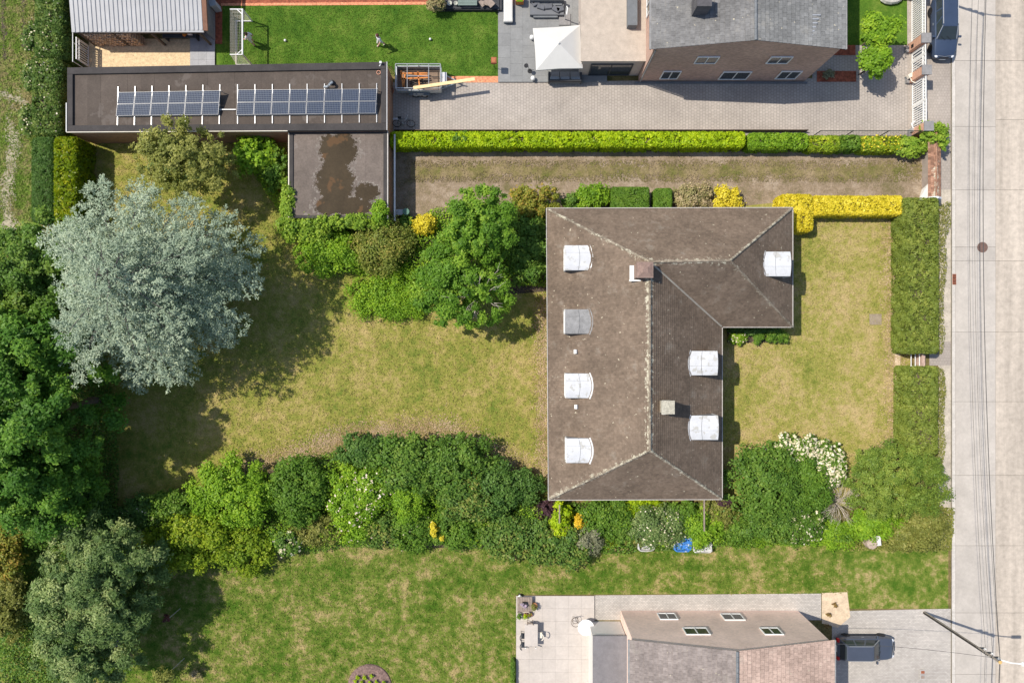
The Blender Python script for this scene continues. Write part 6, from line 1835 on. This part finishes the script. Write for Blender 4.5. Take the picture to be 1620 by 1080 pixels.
# ------------------------------------------------------------------ cars
def car(name, label, loc, rz, L, W, Ht, paint, wagon=True):
    root = thing(name, label, 'car', loc)
    root.rotation_euler.z = rz
    hl = L / 2; hw = W / 2
    def bb(mb, nm, m, par=root, smooth=False, bevel=0):
        o = link(nm, mb.mesh(nm, m, (0, 0, 0), smooth), par)
        if bevel:
            b = o.modifiers.new('b', 'BEVEL'); b.width = bevel; b.segments = 2
        return o
    st = [(-hl, .78, .50, .80), (-hl + .10, .90, .30, .93), (-hl + .5, 1.0, .24, .98), (-.2 * L, 1.0, .22, .97), (.1 * L, 1.0, .22, .95), (.22 * L, 1.0, .22, .94), (.36 * L, .99, .24, .88), (.45 * L, .92, .26, .78), (.485 * L, .80, .32, .68), (.5 * L, .62, .42, .56)]
    V = []; Fs = []; n = 10
    for (x, w_, zb, zt) in st:
        w_ *= hw
        ring = [(-w_ * .9, zb), (-w_, zb + .14), (-w_, (zb + zt) / 2 + .06), (-w_ * .93, zt - .05), (-w_ * .80, zt), (w_ * .80, zt), (w_ * .93, zt - .05), (w_, (zb + zt) / 2 + .06), (w_, zb + .14), (w_ * .9, zb)]
        V += [(x, y, z) for y, z in ring]
    for i in range(len(st) - 1):
        for j in range(n): Fs.append((i * n + j, (i + 1) * n + j, (i + 1) * n + (j + 1) % n, i * n + (j + 1) % n))
    Fs += [tuple(range(n - 1, -1, -1)), tuple((len(st) - 1) * n + k for k in range(n))]
    body = bb(MB().add(V, Fs), 'body', paint, smooth=True)
    b = body.modifiers.new('e', 'EDGE_SPLIT'); b.split_angle = math.radians(40)
    # cabin
    xr0, xf0 = -hl + .12, .23 * L; xr1, xf1 = -hl + (.42 if wagon else .6), .04 * L
    w0, w1 = hw * .90, hw * .64; z0, z1 = .93, Ht
    base = [(xr0, -w0, z0), (xf0, -w0 * .95, z0), (xf0, w0 * .95, z0), (xr0, w0, z0)]
    top = [(xr1, -w1, z1 - .03), (xf1, -w1, z1), (xf1, w1, z1), (xr1, w1, z1 - .03)]
    xm = (xr1 + xf1) / 2
    bb(MB().add(base + top, [(0, 1, 5, 4), (1, 2, 6, 5), (2, 3, 7, 6), (3, 0, 4, 7), (4, 5, 6, 7)]), 'cabin', paint, bevel=.05)
    def pane(nm, a, b_, c, d, s_=.86, push=.012, m=glass):
        q = [Vector(t) for t in (a, b_, c, d)]; cc = sum(q, Vector()) / 4; nn = (q[1] - q[0]).cross(q[3] - q[0]).normalized()
        if nn.dot(cc - Vector((xm, 0, .9))) < 0: nn = -nn
        q = [cc + (t - cc) * s_ + nn * push for t in q]
        return bb(MB().add(q, [(0, 1, 2, 3)]), nm, m)
    pane('windscreen', base[1], base[2], top[2], top[1], .90)
    pane('rear_window', base[3], base[0], top[0], top[3], .84)
    lerp = lambda a, b_, f: tuple(Vector(a).lerp(Vector(b_), f))
    for (i, j) in ((0, 1), (3, 2)):
        for f0, f1 in ((.02, .34), (.34, .64), (.64, .98)):
            pane('side_window', lerp(base[i], base[j], f0), lerp(base[i], base[j], f1), lerp(top[i], top[j], f1), lerp(top[i], top[j], f0), .84)
    for s_ in (-1, 1):
        bb(MB().tube((xr1 + .12, s_ * (w1 - .01), z1 + .035), (xf1 - .12, s_ * (w1 - .01), z1 + .05), .022), 'roof_rail', alu)
        bb(MB().tube((xf1 - .02, s_ * w1, z1), (xf0 - .1, s_ * w0 * .94, z0 + .03), .022), 'window_trim', alu)
        mr = bb(MB().box((xf0 - .25, s_ * (hw + .10), .98), (.14, .22, .14)), 'mirror', paint, bevel=.03)
        bb(MB().box((xf0 - .325, s_ * (hw + .10), .98), (.01, .17, .10)), 'mirror_glass', glass, mr)
        bb(MB().ball((.465 * L, s_ * hw * .68, .66), .13, 8, (1.2, 1.1, .6)), 'headlight', M('headlight_glass', (.7, .72, .75), .05, rough=.1, bmp=0))
        bb(MB().box((-hl + .06, s_ * hw * .78, .80), (.16, .26, .28)), 'taillight', M('red_lens', (.5, .02, .02), .1, rough=.2, bmp=0))
        bb(MB().box((-.05 * L, s_ * (hw + .006), .74), (.18, .02, .03)), 'door_handle', alu)
        bb(MB().box((0, s_ * (hw + .004), .34), (L * .45, .03, .10)), 'sill', black)
        for x in (-.30 * L, .31 * L):
            wh = bb(MB().lathe((0, 0, 0), [(.22, -.11), (.315, -.11), (.325, -.06), (.325, .06), (.315, .11), (.22, .11)], 20), 'wheel', black)
            wh.location = (x, s_ * (hw - .10), .325); wh.rotation_euler.x = math.pi / 2
            rm = bb(MB().lathe((0, 0, 0), [(.20, -.10), (.22, .10), (.001, .09)], 12), 'rim', alu, wh)
    bb(MB().box((.497 * L, 0, .60), (.05, hw * .8, .14)), 'grille', black)
    bb(MB().path([(.30 * L, -hw * .8, .92), (.465 * L, -hw * .62, .74), (.487 * L, 0, .73), (.465 * L, hw * .62, .74)][1:], .012), 'bonnet_trim', alu)
    bb(MB().box((.505 * L, 0, .42), (.03, .5, .11)), 'number_plate', white)
    bb(MB().box((-hl - .01, 0, .72), (.03, .5, .11)), 'number_plate', white)
    for s_ in (-.1, .35): bb(MB().tube((xf0 + .02, s_, z0 + .03), (xf0 - .22, s_ - .42, z0 + .18), .010), 'wiper', black)
    return root
blue = M('dark_blue_paint', (.055, .08, .135), .06, rough=.28, spec=.6, bmp=0, metal=.3)
blueg = M('blue_grey_paint', (.085, .10, .135), .06, rough=.3, spec=.6, bmp=0, metal=.3)
car('parked_car', 'dark blue estate car with silver roof rails parked at the street pavement', (33.72, 24.45, .075), -math.pi / 2, 4.7, 1.82, 1.46, blue)
car('parked_car', 'blue-grey car with red tail lights parked beside the pale pink house', (27.55, -23.9, .075), 0, 4.5, 1.78, 1.62, blueg)

# ------------------------------------------------------------------ utility poles and cables
PH = 8.4
def pole(gx, gy, label):
    b = G(gx, gy); p_ = thing('utility_pole', label, 'utility pole', b, 'utility poles along the street')
    MB().tube(b, b + Vector((0, 0, PH)), .11, 10, .08).build('shaft', M('old_pole_wood', (.27, .235, .20), .3, scale=5), p_)
    MB().tube(b + Vector((0, 0, PH)), b + Vector((0, 0, PH + .03)), .12, 10).build('pole_top', M('cut_wood', (.65, .42, .15), .2), p_)
    for z in (6.3, 7.0, 7.7): 
        a = MB().box(b + Vector((.16, 0, z)), (.5, .10, .10)).build('bracket', darkgrey, p_)
        MB().lathe(b + Vector((.38, 0, z + .05)), [(.05, 0), (.06, .08), (.03, .16)], 8).build('insulator', white, a)
    for k in range(3): MB().tube(b + Vector((-.13, .05 * k - .05, .1)), b + Vector((-.10, .05 * k - .05, PH - 1 - k * .6)), .018, 5).build('cable_run', black, p_)
    MB().path([b + Vector((.1, 0, PH - .5)), b + Vector((.7, -.02, PH + .05)), b + Vector((1.35, -.05, PH + .15))], .045, 8).build('lamp_arm', white, p_)
    MB().box(b + Vector((1.72, -.05, PH + .14)), (.75, .26, .13)).build('lamp_head', white, p_, bevel=.04)
    return b
pb_ = pole(1462, 968, 'wooden utility pole with a white street lamp arm at the lower street end')
pa_ = pole(1446, -12, 'wooden utility pole with street lamp arm beyond the upper edge, its shadow on the road')
pc_ = pole(1480, 1960, 'wooden utility pole far below the lower picture edge')
cablem = M('cable_sheath', (.07, .07, .07), .1)
def cable(a, b, sag, r, label, nm='overhead_cable'):
    pts = [a.lerp(b, i / 24) - Vector((0, 0, 4 * sag * (i / 24) * (1 - i / 24))) for i in range(25)]
    o = MB().path(pts, r, 5).build(nm, cablem, None, a)
    tag(o, label, 'cable', 'overhead cables along the street')
for (p, q, w_) in ((pa_, pb_, 'between the two lamp poles'), (pb_, pc_, 'from the lower lamp pole onwards')):
    cable(p + Vector((.12, 0, PH - .15)), q + Vector((.12, 0, PH - .15)), 1.0, .022, 'thick black overhead cable on the pole tops ' + w_)
    for k, z in enumerate((6.45, 7.15, 7.85)):
        cable(p + Vector((.38, 0, z)), q + Vector((.38, 0, z)), 1.0 + .15 * k, .011, ('lowest', 'middle', 'highest')[k] + ' thin overhead wire ' + w_)
a = pb_ + Vector((.12, 0, PH - .6))
cable(a, Vector((22, -21.4, 5.6)), .5, .014, 'thin service wire running from the lamp pole to the pale pink house')
for o in COL.objects:
    if o.name.split('.')[0] == 'plant' and o.parent: o['kind'] = 'stuff'
print('LEAVES', CNT[0], 'TRIS', sum(len(p.vertices) - 2 for o in COL.objects if o.type == 'MESH' for p in o.data.polygons))
